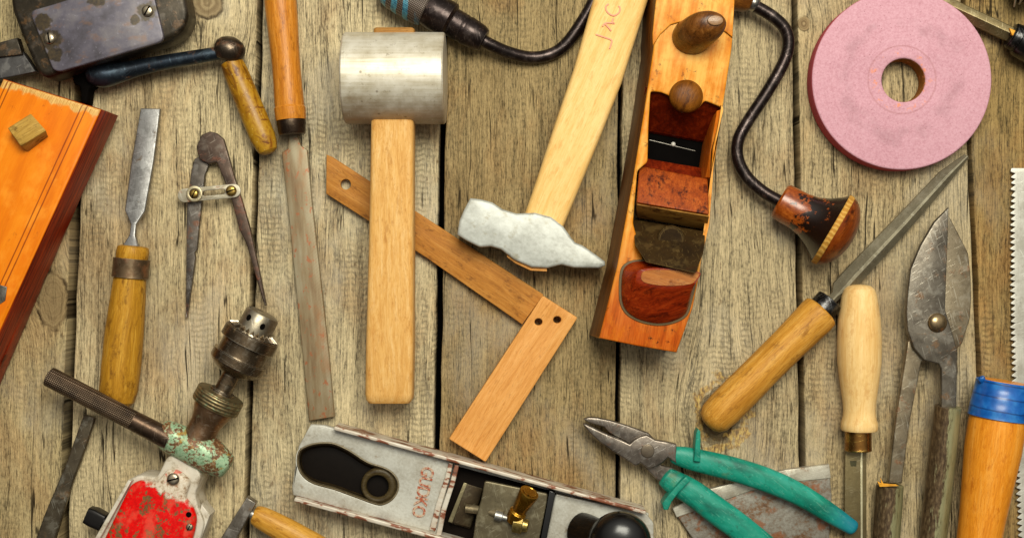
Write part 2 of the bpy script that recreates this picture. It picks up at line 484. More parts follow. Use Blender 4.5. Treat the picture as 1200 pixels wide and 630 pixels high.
# bare wood along the far end, scribed lines along the long edge
end_m = (x + y*.129 + (top_n - .5)*22).step(193, 198)
col = M.mix(end_m*nz.step(.5, .8)*.9, col, M.ramp(g2, [(.3, (168, 116, 48)), (.7, (232, 196, 120))]))
for off in (36.0, 41.5, -46.0, -50.5):
    ln = ((y + off).abs() + (g2 - .5)*.6).step(1.0, .4)
    col = M.mix(ln*nz.step(.5, .8)*.75, col, (110, 30, 2))
ed = M.edge(3.0)*M.noise(x*.04, y*.1, z*.1, 3).step(.35, .6)
col = M.mix(ed*.7, col, (222, 140, 60))
sc = M.noise(x*.5, y*.9, z, 3).step(.68, .74)*top_n.step(.45, .6)
col = M.mix(sc*.6, col, (110, 44, 6))
mo = M.put(col, (g2*.12 + .36), 0, g2*.4 + g*.6, .2, .8, 0, .15)
plate('block', [(3, 92), (119, 128), (-61, 520), (-177, 484)], 10, 74, mo, o, bevel=4, ang=50)
M2 = wood('dark_red_wood', (84, 16, 3), (146, 38, 8), (184, 66, 16), 65, .35, dirt_amt=.5, dirt=(36, 10, 2), coat=.25)
plate('side_moulding', [(28, 122), (131, 150), (-46, 560), (-150, 520)], 0, 30, M2, o, bevel=4, zref=0)
MP = wood('peg_wood', (140, 104, 40), (180, 140, 64), (208, 172, 96), 30, .55, dirt_amt=.5, dirt=(80, 54, 18))
solid('peg', [(14, 158, 72), (38, 142, 72), (57, 161, 72), (34, 179, 72)], [(9, 150, 92), (36, 133, 92), (54, 153, 92), (24, 171, 92)], MP, o, .9)
plate('iron', [(-6, 332), (8, 336), (6, 352), (-6, 360)], 60, 75, STEEL_D, o, bevel=.6)

# ---- hand-cranked grinder housing (top left)
o = thing('hand_grinder', 'grey-purple painted grinder housing with two screws, crank arm and mottled yellow-brown crank handle', 'hand grinder', 120, 60)
MH = metal('olive_black_iron', (58, 50, 38), (26, 22, 16), .42, .6, (86, 58, 22), .4, edge_col=(120, 112, 104), seed=3)
plate('housing', [(10, -30), (13, 10), (24, 40), (43, 84), (52, 91), (72, 85), (196, 47), (214, 36), (221, 18), (212, -30)], 14, 58, MH, o, bevel=6, rnd=7)
M = Mat('purple_grey_paint'); x, y, z = M.coords(math.radians(16))
n1 = M.noise(x*.035, y*.035, z*.03, 5, .6); n2 = M.noise(x*.25, y*.25, z*.25, 4)
col = M.ramp(n1, [(.3, (62, 57, 62)), (.5, (90, 85, 96)), (.68, (112, 106, 110))])
col = M.mix(M.noise(x*.05 + 9, y*.08, 0.0, 4, .6).step(.54, .68)*.4, col, (128, 92, 62))
col = M.mix(n2.step(.6, .75)*.25, col, (170, 165, 180))
def blotches(M, pts, x, y, nse):
    m = None
    for (u, v, rr) in pts:
        dx = x - u; dy = y - v
        r = (dx*dx + dy*dy).sqrt() + (nse - .5)*rr*1.6
        k = r.step(rr, rr*.7)
        m = k if m is None else m.max(k)
    return m
nb = M.noise(x*.09, y*.09, 0.0, 4, .65)
# origin of the plate mesh is its bounding-box centre: offsets measured from there, turned by 16 degrees
def loc(px, py, z, c, ang):
    v = W(px, py, z) - c; a = math.radians(ang)
    return (v.x*math.cos(a) + v.y*math.sin(a), -v.x*math.sin(a) + v.y*math.cos(a))
cov = [(34, 13), (60, 6), (174, -32), (193, 48), (70, 84), (62, 82)]
pts = [W(p[0], p[1], 64) for p in cov]
cc = Vector(((min(p.x for p in pts) + max(p.x for p in pts))/2, (min(p.y for p in pts) + max(p.y for p in pts))/2, 64))
bm_ = blotches(M, [loc(58, 46, 64, cc, 16) + (15,), loc(64, 62, 64, cc, 16) + (10,), loc(50, 26, 64, cc, 16) + (11,), loc(172, 13, 64, cc, 16) + (13,), loc(158, 22, 64, cc, 16) + (7,), loc(112, -4, 64, cc, 16) + (12,)], x, y, nb)
col = M.mix(bm_*.9, col, M.ramp(n2, [(.3, (34, 26, 12)), (.7, (78, 62, 28))]))
e = M.edge(1.6)
col = M.mix(e*.7, col, (190, 180, 176))
mo = M.put(col, (n2*.2 + .32), .25, n1 + n2*.4, .2, .8, .15)
plate('cover_plate', cov, 57, 64, mo, o, bevel=1.6, rnd=9, ang=50)
MS = metal('screw_steel', (176, 162, 138), (100, 84, 60), .3, .9, edge_col=(230, 220, 200), seed=5)
screw(58, 45, 65, 6.5, MS, o, 100); screw(173, 13, 65, 6.5, MS, o, 60)
MA = metal('grey_arm', (78, 76, 76), (44, 40, 38), .5, .6, edge_col=(170, 166, 160), seed=6)
plate('mounting_arm', [(-40, 60), (20, 44), (26, 64), (-40, 72)], 20, 34, MH, o, bevel=1.5)
plate('mounting_arm', [(-40, 72), (26, 60), (42, 84), (-2, 93), (-40, 102)], 14, 30, MA, o, bevel=1.5)
plate('spindle', roundpoly([(84, 84), (108, 80), (112, 98), (104, 104), (102, 122), (95, 122), (94, 102), (86, 98)], 3), 4, 26, MT['black'], o, bevel=2)
MC = metal('blue_black_steel', (52, 62, 74), (26, 26, 28), .34, .8, (88, 56, 28), .3, edge_col=(110, 130, 145), seed=7)
tube('crank_arm', [(112, 86, 26, 14), (122, 88, 26, 14.5), (140, 85, 26, 12), (165, 79, 26, 9.5), (200, 72, 26, 8.5), (235, 66, 26, 8), (258, 62, 26, 7.5)], MC, o, cap=.8)
MB = metal('crank_ball', (84, 72, 60), (34, 28, 24), .32, .85, (92, 54, 26), .4, edge_col=(170, 150, 130), seed=8)
lathe('crank_ball', (265, 72, 24), (273, 45, 24), [(0, .5), (1, 12), (3, 14.5), (9, 17.5), (14, 18.2), (20, 17), (25, 13), (28, 7), (29.5, .5)], MB, o)
MHn = Mat('horn'); x, y, z = MHn.coords(math.radians(112))
n1 = MHn.noise(x*.035, y*.09, z*.09, 5, .65, 1.0); n2 = MHn.noise(x*.3, y*.3, z*.3, 3)
col = MHn.ramp(n1 + x*-.0016, [(.3, (96, 58, 8)), (.45, (152, 104, 18)), (.58, (176, 132, 34)), (.75, (120, 66, 14))])
col = MHn.mix(MHn.noise(x*.05, y*.05, 5, 5, .6, 1.5).step(.56, .64)*.75, col, (84, 26, 10))
col = MHn.mix(MHn.voro(x*.22, y*.22, z*.22).step(.14, .06)*.7, col, (232, 206, 130))
mo = MHn.put(col, .38, 0, n1, .15, .8, .1, .3)
lathe('crank_handle', (271, 72, 20), (315, 178, 20), [(0, 10), (1, 13), (12, 14.2), (40, 14.6), (70, 15), (95, 14.8), (106, 13), (112, 10.5), (115, 6), (116, .5)], mo, o, wob=.02)

# ---- bevel-edged chisel with an iron ferrule
o = thing('wood_chisel', 'wood chisel with a yellow-brown handle and rusty ring ferrule, blade pointing up beside the divider', 'chisel', 155, 300)
MCh = metal('chisel_blade', (156, 154, 152), (74, 72, 70), .36, .8, (86, 66, 44), .2, ang=90, brushed=.3, edge_col=(210, 210, 208), seed=9)
tilt = lambda v: Vector((v.x, v.y, v.z + 8 + max(0, (195 - v.y))*.1))
plate('blade', [(165, 127), (188, 127.5), (182, 190), (173.5, 248), (164, 263), (163, 276), (167, 289), (148, 289), (156, 276), (157.5, 263), (150, 247), (156, 190)], 0, 7, MCh, o, bevel=1.5, post=lambda v: Vector((v.x, v.y, v.z + 1 + max(0, (190 - v.y))*.1)))
MW = wood('honey_handle', (128, 84, 16), (178, 126, 34), (212, 164, 66), 85, .42, dirt_amt=.5, dirt=(110, 70, 20), seed=1, spots=.5)
lathe('handle', (156, 288, 22), (137, 478, 20), [(0, 14), (1.5, 17.5), (6, 18.5), (14, 18.5), (15, 18), (38, 18.5), (60, 20), (100, 22), (140, 22.6), (168, 22), (180, 19.5), (186, 14), (188, 6), (188.5, .5)], MW, o, wob=.03, facets=8)
MR = metal('rusty_ferrule', (112, 90, 66), (64, 46, 30), .42, .75, (104, 62, 32), .5, edge_col=(170, 150, 120), seed=10)
lathe('ferrule', (154.5, 303, 22), (152.3, 326, 22), [(0, 20), (.1, 21), (11, 20.6), (22, 21), (22.2, 19.8)], MR, o)

# ---- dividers
o = thing('dividers', 'rusty steel dividers with a slotted locking bar and two brass screws', 'dividers', 250, 230)
MD = metal('brown_iron', (84, 68, 58), (42, 32, 28), .45, .75, (104, 54, 28), .45, edge_col=(150, 140, 128), seed=11)
MD2 = metal('grey_leg', (104, 96, 88), (50, 44, 40), .42, .8, (110, 64, 34), .35, edge_col=(190, 184, 176), seed=12)
plate('leg', [(228, 186), (236, 182), (246, 190), (240, 205), (236, 240), (233, 268), (231, 292), (228, 296), (229, 302), (219, 372), (217.5, 372), (218, 300), (219, 240), (224, 200)], 2, 9, MD2, o, bevel=1.2)
plate('leg', [(254, 156), (262, 163), (267, 180), (274, 205), (285, 240), (293, 268), (304, 318), (312, 358), (310, 358), (300, 325), (290, 290), (288, 284), (280, 268), (272, 236), (263, 212), (254, 190), (244, 192), (233, 186), (230, 172), (236, 158), (246, 154)], 9.5, 17, MD, o, bevel=1.2, smooth=0)
MN = metal('nickel', (196, 184, 150), (130, 112, 76), .34, .85, (140, 90, 40), .2, edge_col=(240, 235, 215), seed=13)
slot = []
def capsule(x0, y0, x1, y1, r, n=10):
    a = math.atan2(y1-y0, x1-x0); out = []
    for k in range(n+1): t = a - PI/2 + PI*k/n; out.append((x1 + r*math.cos(t), y1 + r*math.sin(t)))
    for k in range(n+1): t = a + PI/2 + PI*k/n; out.append((x0 + r*math.cos(t), y0 + r*math.sin(t)))
    return out
plate('locking_bar', capsule(216, 229, 274, 223.4, 8), 17.5, 20.5, metal('bar_nickel', (176, 168, 148), (120, 108, 84), .5, .5, (140, 78, 34), .4, edge_col=(226, 220, 204), seed=51), o, bevel=.6, holes=[capsule(240, 226.6, 261, 224.6, 3)])
plate('washer', circ(227.5, 227, 9.5), 20.6, 23, MN, o, bevel=.7, holes=[circ(227.5, 227, 5.8, 24)])
screw(227.5, 227, 23, 5, metal('brass_screw', (170, 140, 72), (110, 84, 36), .3, .9, seed=14), o, 60)
screw(271, 223.5, 22, 6.2, bpy.data.materials['brass_screw'], o, 20)

# ---- rasp (flat file) with orange handle
o = thing('flat_file', 'long flat file with worn tan blade and orange-brown handle between dividers and mallet', 'file', 345, 200)
MF = Mat('worn_file'); x, y, z = MF.coords(math.radians(95))
n1 = MF.noise(x*.012, y*.09, z*.1, 5, .6); n2 = MF.noise(x*.3, y*.3, z*.3, 4)
col = MF.ramp(n1, [(.3, (108, 80, 50)), (.48, (134, 116, 86)), (.66, (150, 138, 112))])
col = MF.mix(MF.noise(x*.02, y*.05, 3, 4).step(.52, .68)*.5, col, (140, 92, 48))
col = MF.mix(MF.noise(x*.07, y*.12, 0.0, 4, .7).step(.57, .64)*.7, col, (156, 78, 34))
cut = ((x + y*.8)*1.6).sin()
col = MF.mix(MF.edge(1.4)*.5, col, (96, 84, 60))
mo = MF.put(col, .5, .3, n1 + cut*.15 + n2*.3, .25, .6)
plate('blade', [(338, 157), (348.5, 157), (352.5, 170.5), (360, 175.5), (366, 240), (375, 320), (385, 410), (392, 488), (362, 493), (354, 410), (345, 320), (337, 240), (330, 178.5), (337, 174.5)], 3, 10, mo, o, bevel=1.3)
MW2 = wood('orange_handle', (150, 80, 12), (196, 122, 34), (224, 156, 72), 93, .35, dirt_amt=.3, dirt=(98, 44, 8), seed=2, coat=.3)
lathe('handle', (325, -40, 22), (341, 141, 22), [(0, 16), (30, 18.5), (60, 18.3), (90, 16.8), (115, 16.2), (140, 16.5), (158, 17), (163, 16.8), (165, 18), (175, 17.6), (179, 17)], MW2, o, wob=.02)
MFe = metal('dark_ferrule', (70, 54, 42), (34, 24, 18), .35, .8, (90, 50, 24), .3, edge_col=(150, 130, 108), seed=15)
lathe('ferrule', (341.0, 139.5, 21), (342.5, 157, 21), [(0, 15), (.1, 16.8), (6, 17), (8, 16.3), (16, 15.8), (18, 14.5), (18.1, 7), (17, .5)], MFe, o)

# ---- flat steel bar, lower left
o = plate('steel_bar', [(98, 485), (111, 489), (100, 525), (86, 562), (62, 640), (36, 646), (52, 602), (76, 545)], 2, 9, metal('bar_steel', (96, 86, 70), (48, 40, 30), .42, .8, (88, 62, 30), .35, edge_col=(190, 186, 170), seed=16), None, bevel=2.2)
tag(o, label='narrow tarnished steel bar lying over the board gap under the drill side handle', category='steel bar')

# ---- hand drill
o = thing('hand_drill', 'old hand drill with toothed chuck, knurled side handle and chipped red gear cover', 'hand drill', 230, 520)
MChk = metal('chuck_steel', (120, 102, 80), (48, 36, 26), .27, .9, (92, 68, 38), .3, ang=118, brushed=.3, edge_col=(215, 205, 185), seed=17)
MNose = metal('nose_steel', (156, 146, 126), (88, 74, 56), .34, .85, seed=18, edge_col=(225, 220, 210))
A = (309, 366, 44); B = (225, 527, 44)
lathe('chuck_nose', A, B, [(0, 6), (0, 15), (1.5, 18.5), (4, 20), (26, 20.5)], MNose, o)
for sgn, off in ((-1, -8), (1, 9)):     # key holes
    pass
a0 = W(*A); dd = (W(*B) - a0).normalized(); sd = dd.cross(Vector((0, 0, 1))).normalized()
if sd.x < 0: sd = -sd
for k, (off, t) in enumerate(((-9.5, 10.5), (9.0, 12.5))):
    up = math.sqrt(20.3**2 - off**2); c = a0 + dd*t + sd*off + Vector((0, 0, up)); nr = (sd*off + Vector((0, 0, up))).normalized()
    u = dd; v = nr.cross(u)
    loft('key_hole', [[c + nr*h + u*math.cos(q*PI/8)*3.7 + v*math.sin(q*PI/8)*2.9 for q in range(16)] for h in (-3, .35)], MT['black'], o)
# bevel teeth round the nose
bm = bmesh.new()
for k in range(22):
    an = 2*PI*k/22; nr = sd*math.cos(an) + Vector((0, 0, 1))*math.sin(an); tg = dd.cross(nr)
    for s in (1,):
        P = [a0 + dd*27 + nr*20 + tg*3, a0 + dd*27 + nr*20 - tg*3, a0 + dd*27 + nr*31 + tg*3.6, a0 + dd*27 + nr*31 - tg*3.6]
        Q = [a0 + dd*20.5 + nr*21.0, a0 + dd*24.5 + nr*30]
        vs = [bm.verts.new(p) for p in P + Q]
        for f in ((0, 1, 4), (0, 4, 5, 2), (1, 3, 5, 4), (2, 5, 3), (0, 2, 3, 1)): bm.faces.new([vs[i] for i in f])
bmesh.ops.recalc_face_normals(bm, faces=bm.faces)
me = bpy.data.meshes.new('teeth'); bm.to_mesh(me); bm.free(); finish('teeth_ring', me, MChk, o)
lathe('chuck_sleeve', A, B, [(25.5, 19), (26, 30.5), (28, 32.3), (40, 32.6), (40.4, 28.6), (42, 28.2), (55, 28.2), (56.6, 28.6), (57, 32.2), (67, 32), (69, 30.5), (74, 25), (78, 17), (79, 12)], MChk, o)
lathe('spindle', A, B, [(76, 10.3), (100, 10.3), (100, 14.5), (103, 14.8), (103.2, 10)], MChk, o)
# knurled collar
MK = Mat('knurled_bronze'); x, y, z = MK.coords(math.radians(62.5))
n = MK.noise(x*.1, y*.1, z*.1, 4, .65); kn = (x*1.7 + (n - .5)*3).sin()
col = MK.mix(n.step(.45, .62)*.7, (150, 130, 92), (84, 72, 48)); col = MK.mix(MK.noise(x*.3, y*.3, z*.3, 4).step(.55, .62)*.6, col, (126, 150, 116))
col = MK.mix(kn.step(-.2, .6)*.4, col, (52, 42, 28))
mk = MK.put(col, .42, .7, kn*.6 + n, .5, 1.0)
lathe('knurled_collar', A, B, [(103, 24), (103.5, 27), (105, 28), (119, 28), (121, 27), (122, 24)], mk, o)
# casting under the collar with flaking mint paint
MG = Mat('mint_paint'); x, y, z = MG.coords()
n = MG.noise(x*.05, y*.05, z*.05, 6, .75); n2 = MG.noise(x*.35, y*.35, z*.35, 4, .6)
br = MG.ramp(n2, [(.3, (62, 40, 24)), (.5, (128, 88, 56)), (.7, (176, 140, 100))])
pt = MG.ramp(n2, [(.3, (104, 134, 96)), (.5, (146, 178, 142)), (.7, (172, 190, 156))])
col = MG.mix((n*.75 + n2*.25).step(.47, .51), br, pt)
col = MG.mix(MG.noise(x*.06 + 7, y*.06, z*.06, 4).step(.58, .66)*.8, col, (164, 120, 20))
mint = MG.put(col, .42, .2, (n*.75 + n2*.25).step(.47, .51) + n2*.3, .3, .8)
MBr = metal('bronze', (150, 116, 86), (72, 48, 30), .32, .85, (120, 140, 108), .3, ang=60, seed=19, edge_col=(220, 200, 176))
lathe('neck', A, B, [(121, 23), (126, 22.5), (134, 19.5), (142, 17.5), (152, 17.5), (162, 18)], MBr, o)
tube('gear_casting', [(190, 506, 46, 14.5), (198, 510, 46, 17), (212, 517, 45, 18.5), (230, 525, 44, 21), (246, 534, 44, 20.5), (258, 541, 44, 17), (266, 546, 44, 14)], mint, o, sub=5, cap=.25, wob=.1)
MKn = Mat('knurled_handle'); x, y, z = MKn.coords(math.radians(-27))
n = MKn.noise(x*.05, y*.05, z*.05, 4, .6)
k1 = ((x*1.5 + y*1.5)).sin(); k2 = ((x*1.5 - y*1.5)).sin(); kk = (k1*k2)
col = MKn.mix(n.step(.4, .65), (92, 72, 56), (50, 36, 26)); col = MKn.mix(kk.step(-.1, .5)*.55, col, (156, 138, 116))
col = MKn.mix(n.step(.55, .7)*.3, col, (70, 60, 60))
mk2 = MKn.put(col, .4, .75, kk, .6, .9)
lathe('side_handle', (56, 440, 57), (192, 511, 52), [(0, 8), (1, 10.6), (3, 11.4), (108, 11.2), (110, 10.2)], mk2, o)
MSm = metal('handle_steel', (84, 66, 52), (40, 30, 24), .34, .85, seed=20, edge_col=(170, 150, 130), ang=-27, brushed=.3)
lathe('handle_shank', (151.3, 489.8, 53.2), (192, 511, 52), [(0, 9.8), (1, 11.2), (34, 11.8), (44, 12), (52, 12)], MSm, o)
# frame and cover
MWt = Mat('white_enamel'); x, y, z = MWt.coords()
n = MWt.noise(x*.06, y*.06, z*.06, 6, .7); n2 = MWt.noise(x*.3, y*.3, z*.3, 4)
col = MWt.ramp(n*.85 + n2*.15, [(.33, (96, 80, 60)), (.40, (164, 150, 128)), (.48, (200, 190, 172)), (.7, (216, 208, 194))])
we = MWt.put(col, .42, .1, n + n2*.3, .25, .8)
frame = [(196, 534), (212, 532), (232, 548), (236, 560), (228, 578), (233, 596), (240, 612), (232, 640), (200, 720), (70, 720), (112, 630), (150, 563), (162, 556), (184, 559)]
plate('gear_frame', frame, 6, 52, we, o, bevel=2.5, rnd=6)
MRd = Mat('red_enamel'); x, y, z = MRd.coords(math.radians(62))
n = MRd.noise(x*.05, y*.05, z*.05, 6, .7); n2 = MRd.noise(x*.22, y*.22, z*.22, 5, .7)
col = MRd.ramp(n2, [(.25, (176, 0, 0)), (.55, (222, 4, 0)), (.75, (238, 24, 10))])
chip = (n*.55 + n2*.45)
col = MRd.mix(chip.step(.535, .56), col, MRd.ramp(n2, [(.3, (70, 44, 22)), (.7, (128, 96, 56))]))
worn = (M2 and MRd.noise(x*.02 + 3, y*.03, 0.0, 4, .6)).step(.52, .62)
col = MRd.mix(worn*.35, col, (226, 110, 84))
pale = (x + (n - .5)*34 + (n2 - .5)*8).step(62, 68)
wc = MRd.ramp(n2, [(.35, (148, 120, 92)), (.5, (206, 190, 168)), (.7, (222, 212, 196))])
wc = MRd.mix(MRd.noise(x*.07, y*.07, 8, 4).step(.56, .64)*.7, wc, (210, 60, 40))
col = MRd.mix(pale, col, wc)
col = MRd.mix(MRd.edge(1.5)*.5, col, (70, 50, 36))
rd = MRd.put(col, .32, 0, chip.step(.56, .535) + n2*.2, .25, .8, .1, .2)
cover = [(196, 549), (208, 551), (223, 563), (216, 583), (224, 592), (230, 606), (227, 625), (212, 665), (180, 715), (80, 715), (122, 630), (152, 568), (164, 562), (182, 566)]
plate('gear_cover', cover, 50, 62, rd, o, bevel=5, rnd=7, ang=50)
plate('side_plate', [(150, 562), (154, 563), (116, 632), (82, 712), (76, 712), (110, 632)], 20, 62, we, o, bevel=1)
plate('side_plate', [(236, 590), (246, 603), (232, 640), (218, 680), (212, 678), (226, 638)], 20, 48, we, o, bevel=1.2)
screw(203, 561, 62.5, 7, MS, o, 15); screw(222, 617, 62.5, 4, MS, o, 60)
plate('oil_hole', circ(221, 602.5, 3.3, 16), 60, 62.3, MT['black'], o, bevel=.2)
MBk = flat('blackened_iron', (30, 27, 26), .35, .5)
tube('axle', [(128, 613, 34, 8), (118, 609, 34, 8)], MBk, o, sub=0)
tube('axle_nut', [(122, 611, 34, 10), (110, 605, 34, 10.5), (103, 602, 34, 9.5)], MBk, o, sub=0, n=20, ex=6)

# ---- mallet
o = thing('mallet', 'mallet with a large pale grey cylindrical head and straight flat wooden handle', 'mallet', 462, 240)
M = Mat('mallet_head'); x, y, z = M.coords()
st = M.noise(x*.012, y*.35, z*.35, 5, .65); n = M.noise(x*.05, y*.05, z*.05, 5, .6); n2 = M.noise(x*.4, y*.5, z*.5, 3)
col = M.ramp(st*.45 + n*.55, [(.26, (150, 132, 104)), (.42, (190, 180, 158)), (.6, (214, 207, 192))])
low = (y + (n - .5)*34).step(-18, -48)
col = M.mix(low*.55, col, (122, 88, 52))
col = M.mix(n2.step(.62, .75)*.4, col, (96, 78, 52))
col = M.mix(M.voro(x*.05, y*.05, z*.05).step(.11, .05)*.6, col, (84, 64, 40))
col = M.mix(M.noise(x*.12, y*.12, z*.12, 5, .75).step(.60, .68)*.5, col, (120, 100, 70))
col = M.mix(M.noise(x*.5 , y*.03, z*.1, 3, .6).step(.64, .70)*.3, col, (226, 222, 208))
col = M.mix(M.edge(2.5)*.5, col, (120, 100, 72))
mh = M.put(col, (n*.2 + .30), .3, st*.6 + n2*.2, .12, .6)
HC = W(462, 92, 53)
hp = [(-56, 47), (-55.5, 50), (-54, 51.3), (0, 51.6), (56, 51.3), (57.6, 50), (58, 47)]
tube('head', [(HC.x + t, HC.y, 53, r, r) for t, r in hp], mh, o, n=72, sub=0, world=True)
M = wood('mallet_handle', (190, 130, 58), (220, 170, 98), (232, 194, 134), 90, .5, grain=1.3, dirt_amt=.3, dirt=(164, 106, 44), seed=3, edge_col=(196, 122, 14), edge_amt=.9, edge_r=7, con=1.1)
def mhandle():
    rings = []
    for px, py, zc, rw, rh in ((461, 140, 53, 24, 18), (460.5, 200, 49, 24.3, 18), (459.5, 300, 43, 25.5, 18.5), (458, 400, 37, 27, 19), (457, 460, 33, 27, 19), (457, 467, 33, 26.2, 18), (457, 471, 33, 23.5, 15)):
        w = W(px, py, zc); r = []
        sh = roundpoly([(-rw, -rh), (rw, -rh), (rw, rh), (-rw, rh)], 7.5, 4)
        rings.append([w + Vector((p.x, 0, p.y)) for p in sh])
    return loft('handle', rings, M, o, ang=40)
mhandle()
ME = wood('end_grain', (116, 76, 28), (158, 112, 54), (190, 146, 86), 0, .6, grain=.6, dirt_amt=.4, dirt=(80, 48, 16))
w = W(463, 41, 53)
loft('handle_end', [[Vector((w.x, HC.y + yy, 53)) + Vector((p.x, 0, p.y)) for p in roundpoly([(-23*k, -15*k), (23*k, -15*k), (23*k, 15*k), (-23*k, 15*k)], 4)] for yy, k in ((44, 1), (53.5, 1), (55, .93))], ME, o)

# ---- wooden try square
o = thing('wooden_square', 'wooden try square of two tan laths, the long one under the mallet handle', 'try square', 560, 360)
MQ = wood('square_blade', (138, 84, 26), (176, 116, 46), (198, 142, 70), -33, .55, grain=1.2, dirt_amt=.45, dirt=(110, 66, 24), seed=4, edge_col=(206, 156, 84), edge_amt=.5)
plate('square_blade', [(382.5, 181), (390, 184), (637, 345), (612, 380), (500, 302), (382, 227)], 3, 12, MQ, o, bevel=1, holes=[circ(405, 216, 6, 20)])
MQ2 = wood('square_stock', (186, 118, 48), (214, 150, 78), (228, 172, 104), 57, .5, grain=1.1, dirt_amt=.15, dirt=(150, 92, 36), seed=5, edge_col=(232, 186, 120), edge_amt=.4)
plate('square_stock', [(636, 346), (677, 372), (569, 541), (526, 514)], 0, 21, MQ2, o, bevel=1.3, rnd=2, holes=[circ(631, 377, 4.6, 14, 4.2), circ(653, 374.5, 4.8, 14, 4.2)])

# ---- carpenter's brace
o = thing('hand_brace', 'hand brace with dark bent steel rod, blue-flecked chuck and worn black and orange wooden head', 'brace', 860, 150)
MBl = metal('brace_black', (46, 36, 34), (22, 17, 16), .3, .75, (80, 52, 40), .15, edge_col=(130, 116, 112), seed=21)
rod = [(563, 46, 24, 7.1), (578, 54, 21, 7.1), (597, 62, 15, 7.1), (622, 67.5, 9, 7.1), (645, 64, 8, 7.1), (663, 52, 8, 7.1), (680, 29, 8, 7.1), (694, 5, 8, 7.1), (704, -18, 8, 7.1), (716, -60, 8, 7.1), (738, -95, 10, 7.1), (765, -98, 14, 7.1), (782, -70, 20, 7.1), (790, -45, 22, 7.1), (800, -26, 23, 7.1)]
tube('rod', rod, MBl, o, sub=8, n=20)
rod2 = [(878, 4, 24, 7.1), (890, 10, 24, 7.1), (906, 20, 24, 7.1), (920, 34, 23, 7.1), (924, 52, 22, 7.1), (918, 74, 21, 7.1), (899, 108, 20, 7.1), (876, 143, 19, 7.1), (865, 165, 19, 7.1), (865, 187, 19, 7.1), (876, 208, 20, 7.1), (895, 225, 22, 7.1), (916, 237, 25, 7.1)]
tube('rod', rod2, MBl, o, sub=8, n=20)
MGr = wood('grip_wood', (52, 26, 6), (102, 58, 18), (146, 92, 34), -18, .25, dirt_amt=.4, dirt=(36, 16, 4), coat=.6, seed=6)
lathe('grip', (796, -29, 24), (884, 4, 24), [(0, 9), (3, 13), (20, 17), (45, 18.5), (70, 17.5), (84, 14), (89, 10.5), (90, 6)], MGr, o)
lathe('grip_ring', (881, 3, 24), (892, 9, 24), [(0, 6), (0, 9.5), (3, 10), (6, 9), (8, 7)], metal('ring_steel', (150, 146, 140), (80, 72, 64), .25, .9, seed=22), o)
lathe('chuck_socket', (500, 9, 25), (567, 47.5, 25), [(0, 20), (2, 20.5), (14, 21.5), (30, 21.5), (32, 20), (34, 16.5), (35, 17), (37, 16.5), (39, 17), (41, 16.5), (43, 17), (45, 16.5), (47, 17), (49, 16.3), (51, 16.3), (53, 17), (70, 15.5), (76, 13), (77, 6)], MBl, o, n=44)
M = Mat('blue_flecked_chuck'); x, y, z = M.coords(math.radians(-30))
k1 = ((x*1.6 + y*1.6)).sin(); k2 = ((x*1.6 - y*1.6)).sin(); kk = k1*k2
n = M.noise(x*.06, y*.06, z*.06, 5, .7)
col = M.mix(kk.step(-.2, .5)*.6, (60, 48, 42), (150, 136, 124))
strk = ((x*.42 + y*.16 + (n - .5)*3.4)).sin().step(-.1, .3)
bl = strk*(y*-1 + (n - .5)*22 - x*.7).step(-6, 8)
bl = bl.min(1.0)
col = M.mix(bl*.95, col, M.ramp(M.noise(x*.3, y*.3, 0.0, 3), [(.35, (36, 104, 140)), (.6, (92, 168, 194))]))
mb = M.put(col, .4, .4, kk + bl*.6, .4, .9)
lathe('chuck_shell', (446, -21, 25), (500, 9, 25), [(0, 6), (0, 14), (6, 19), (20, 23), (40, 24.5), (56, 24), (62, 22), (63, 20)], mb, o, n=44)
M = Mat('burnt_orange_wood'); x, y, z = M.coords(math.radians(-29))
n = M.noise(x*.085, y*.085, z*.085, 6, .72); n2 = M.noise(x*.25, y*.25, z*.25, 4, .6); st = M.noise(x*.02, y*.3, z*.3, 3)
org = M.ramp(n2*.5 + st*.5, [(.3, (88, 34, 6)), (.5, (140, 64, 12)), (.7, (178, 96, 32))])
blk = (n*.7 + n2*.3 + x*.005).step(.40, .44)
col = M.mix(blk, org, (24, 12, 6))
bo = M.put(col, .26, 0, n*.5 + blk*-.3, .2, .8, .5)
K0 = (913, 234.5, 27); K1 = (985, 274, 41)
lathe('head_neck', K0, K1, [(0, 7), (.5, 19), (3, 21.5), (12, 22), (25, 22.3), (38, 24.5), (50, 30), (60, 37), (66, 42.3)], bo, o, n=48)
M = Mat('notched_rim'); x, y, z = M.coords(math.radians(-29))
nt = (y*1.15 + (M.noise(x*.2, y*.2, 0.0, 2) - .5)*7).sin()
col = M.mix(nt.step(-.3, .5), (178, 126, 50), (200, 154, 74))
lathe('head_rim', K0, K1, [(66, 40), (66.2, 43), (67.5, 43.9), (71, 43.9), (72.8, 43), (73, 40)], M.put(col, .6, 0, nt, .3, .6, 0, .15), o, n=48)
MKb = wood('head_cap', (76, 24, 4), (124, 54, 10), (156, 84, 26), 60, .3, dirt_amt=.55, dirt=(50, 16, 4), coat=.6, seed=7, figure=2)
lathe('head_cap', K0, K1, [(72.6, 41), (73, 42.6), (78, 40.5), (84, 35), (89, 27), (92, 19), (94, 10), (94.6, .5)], MKb, o, n=48)

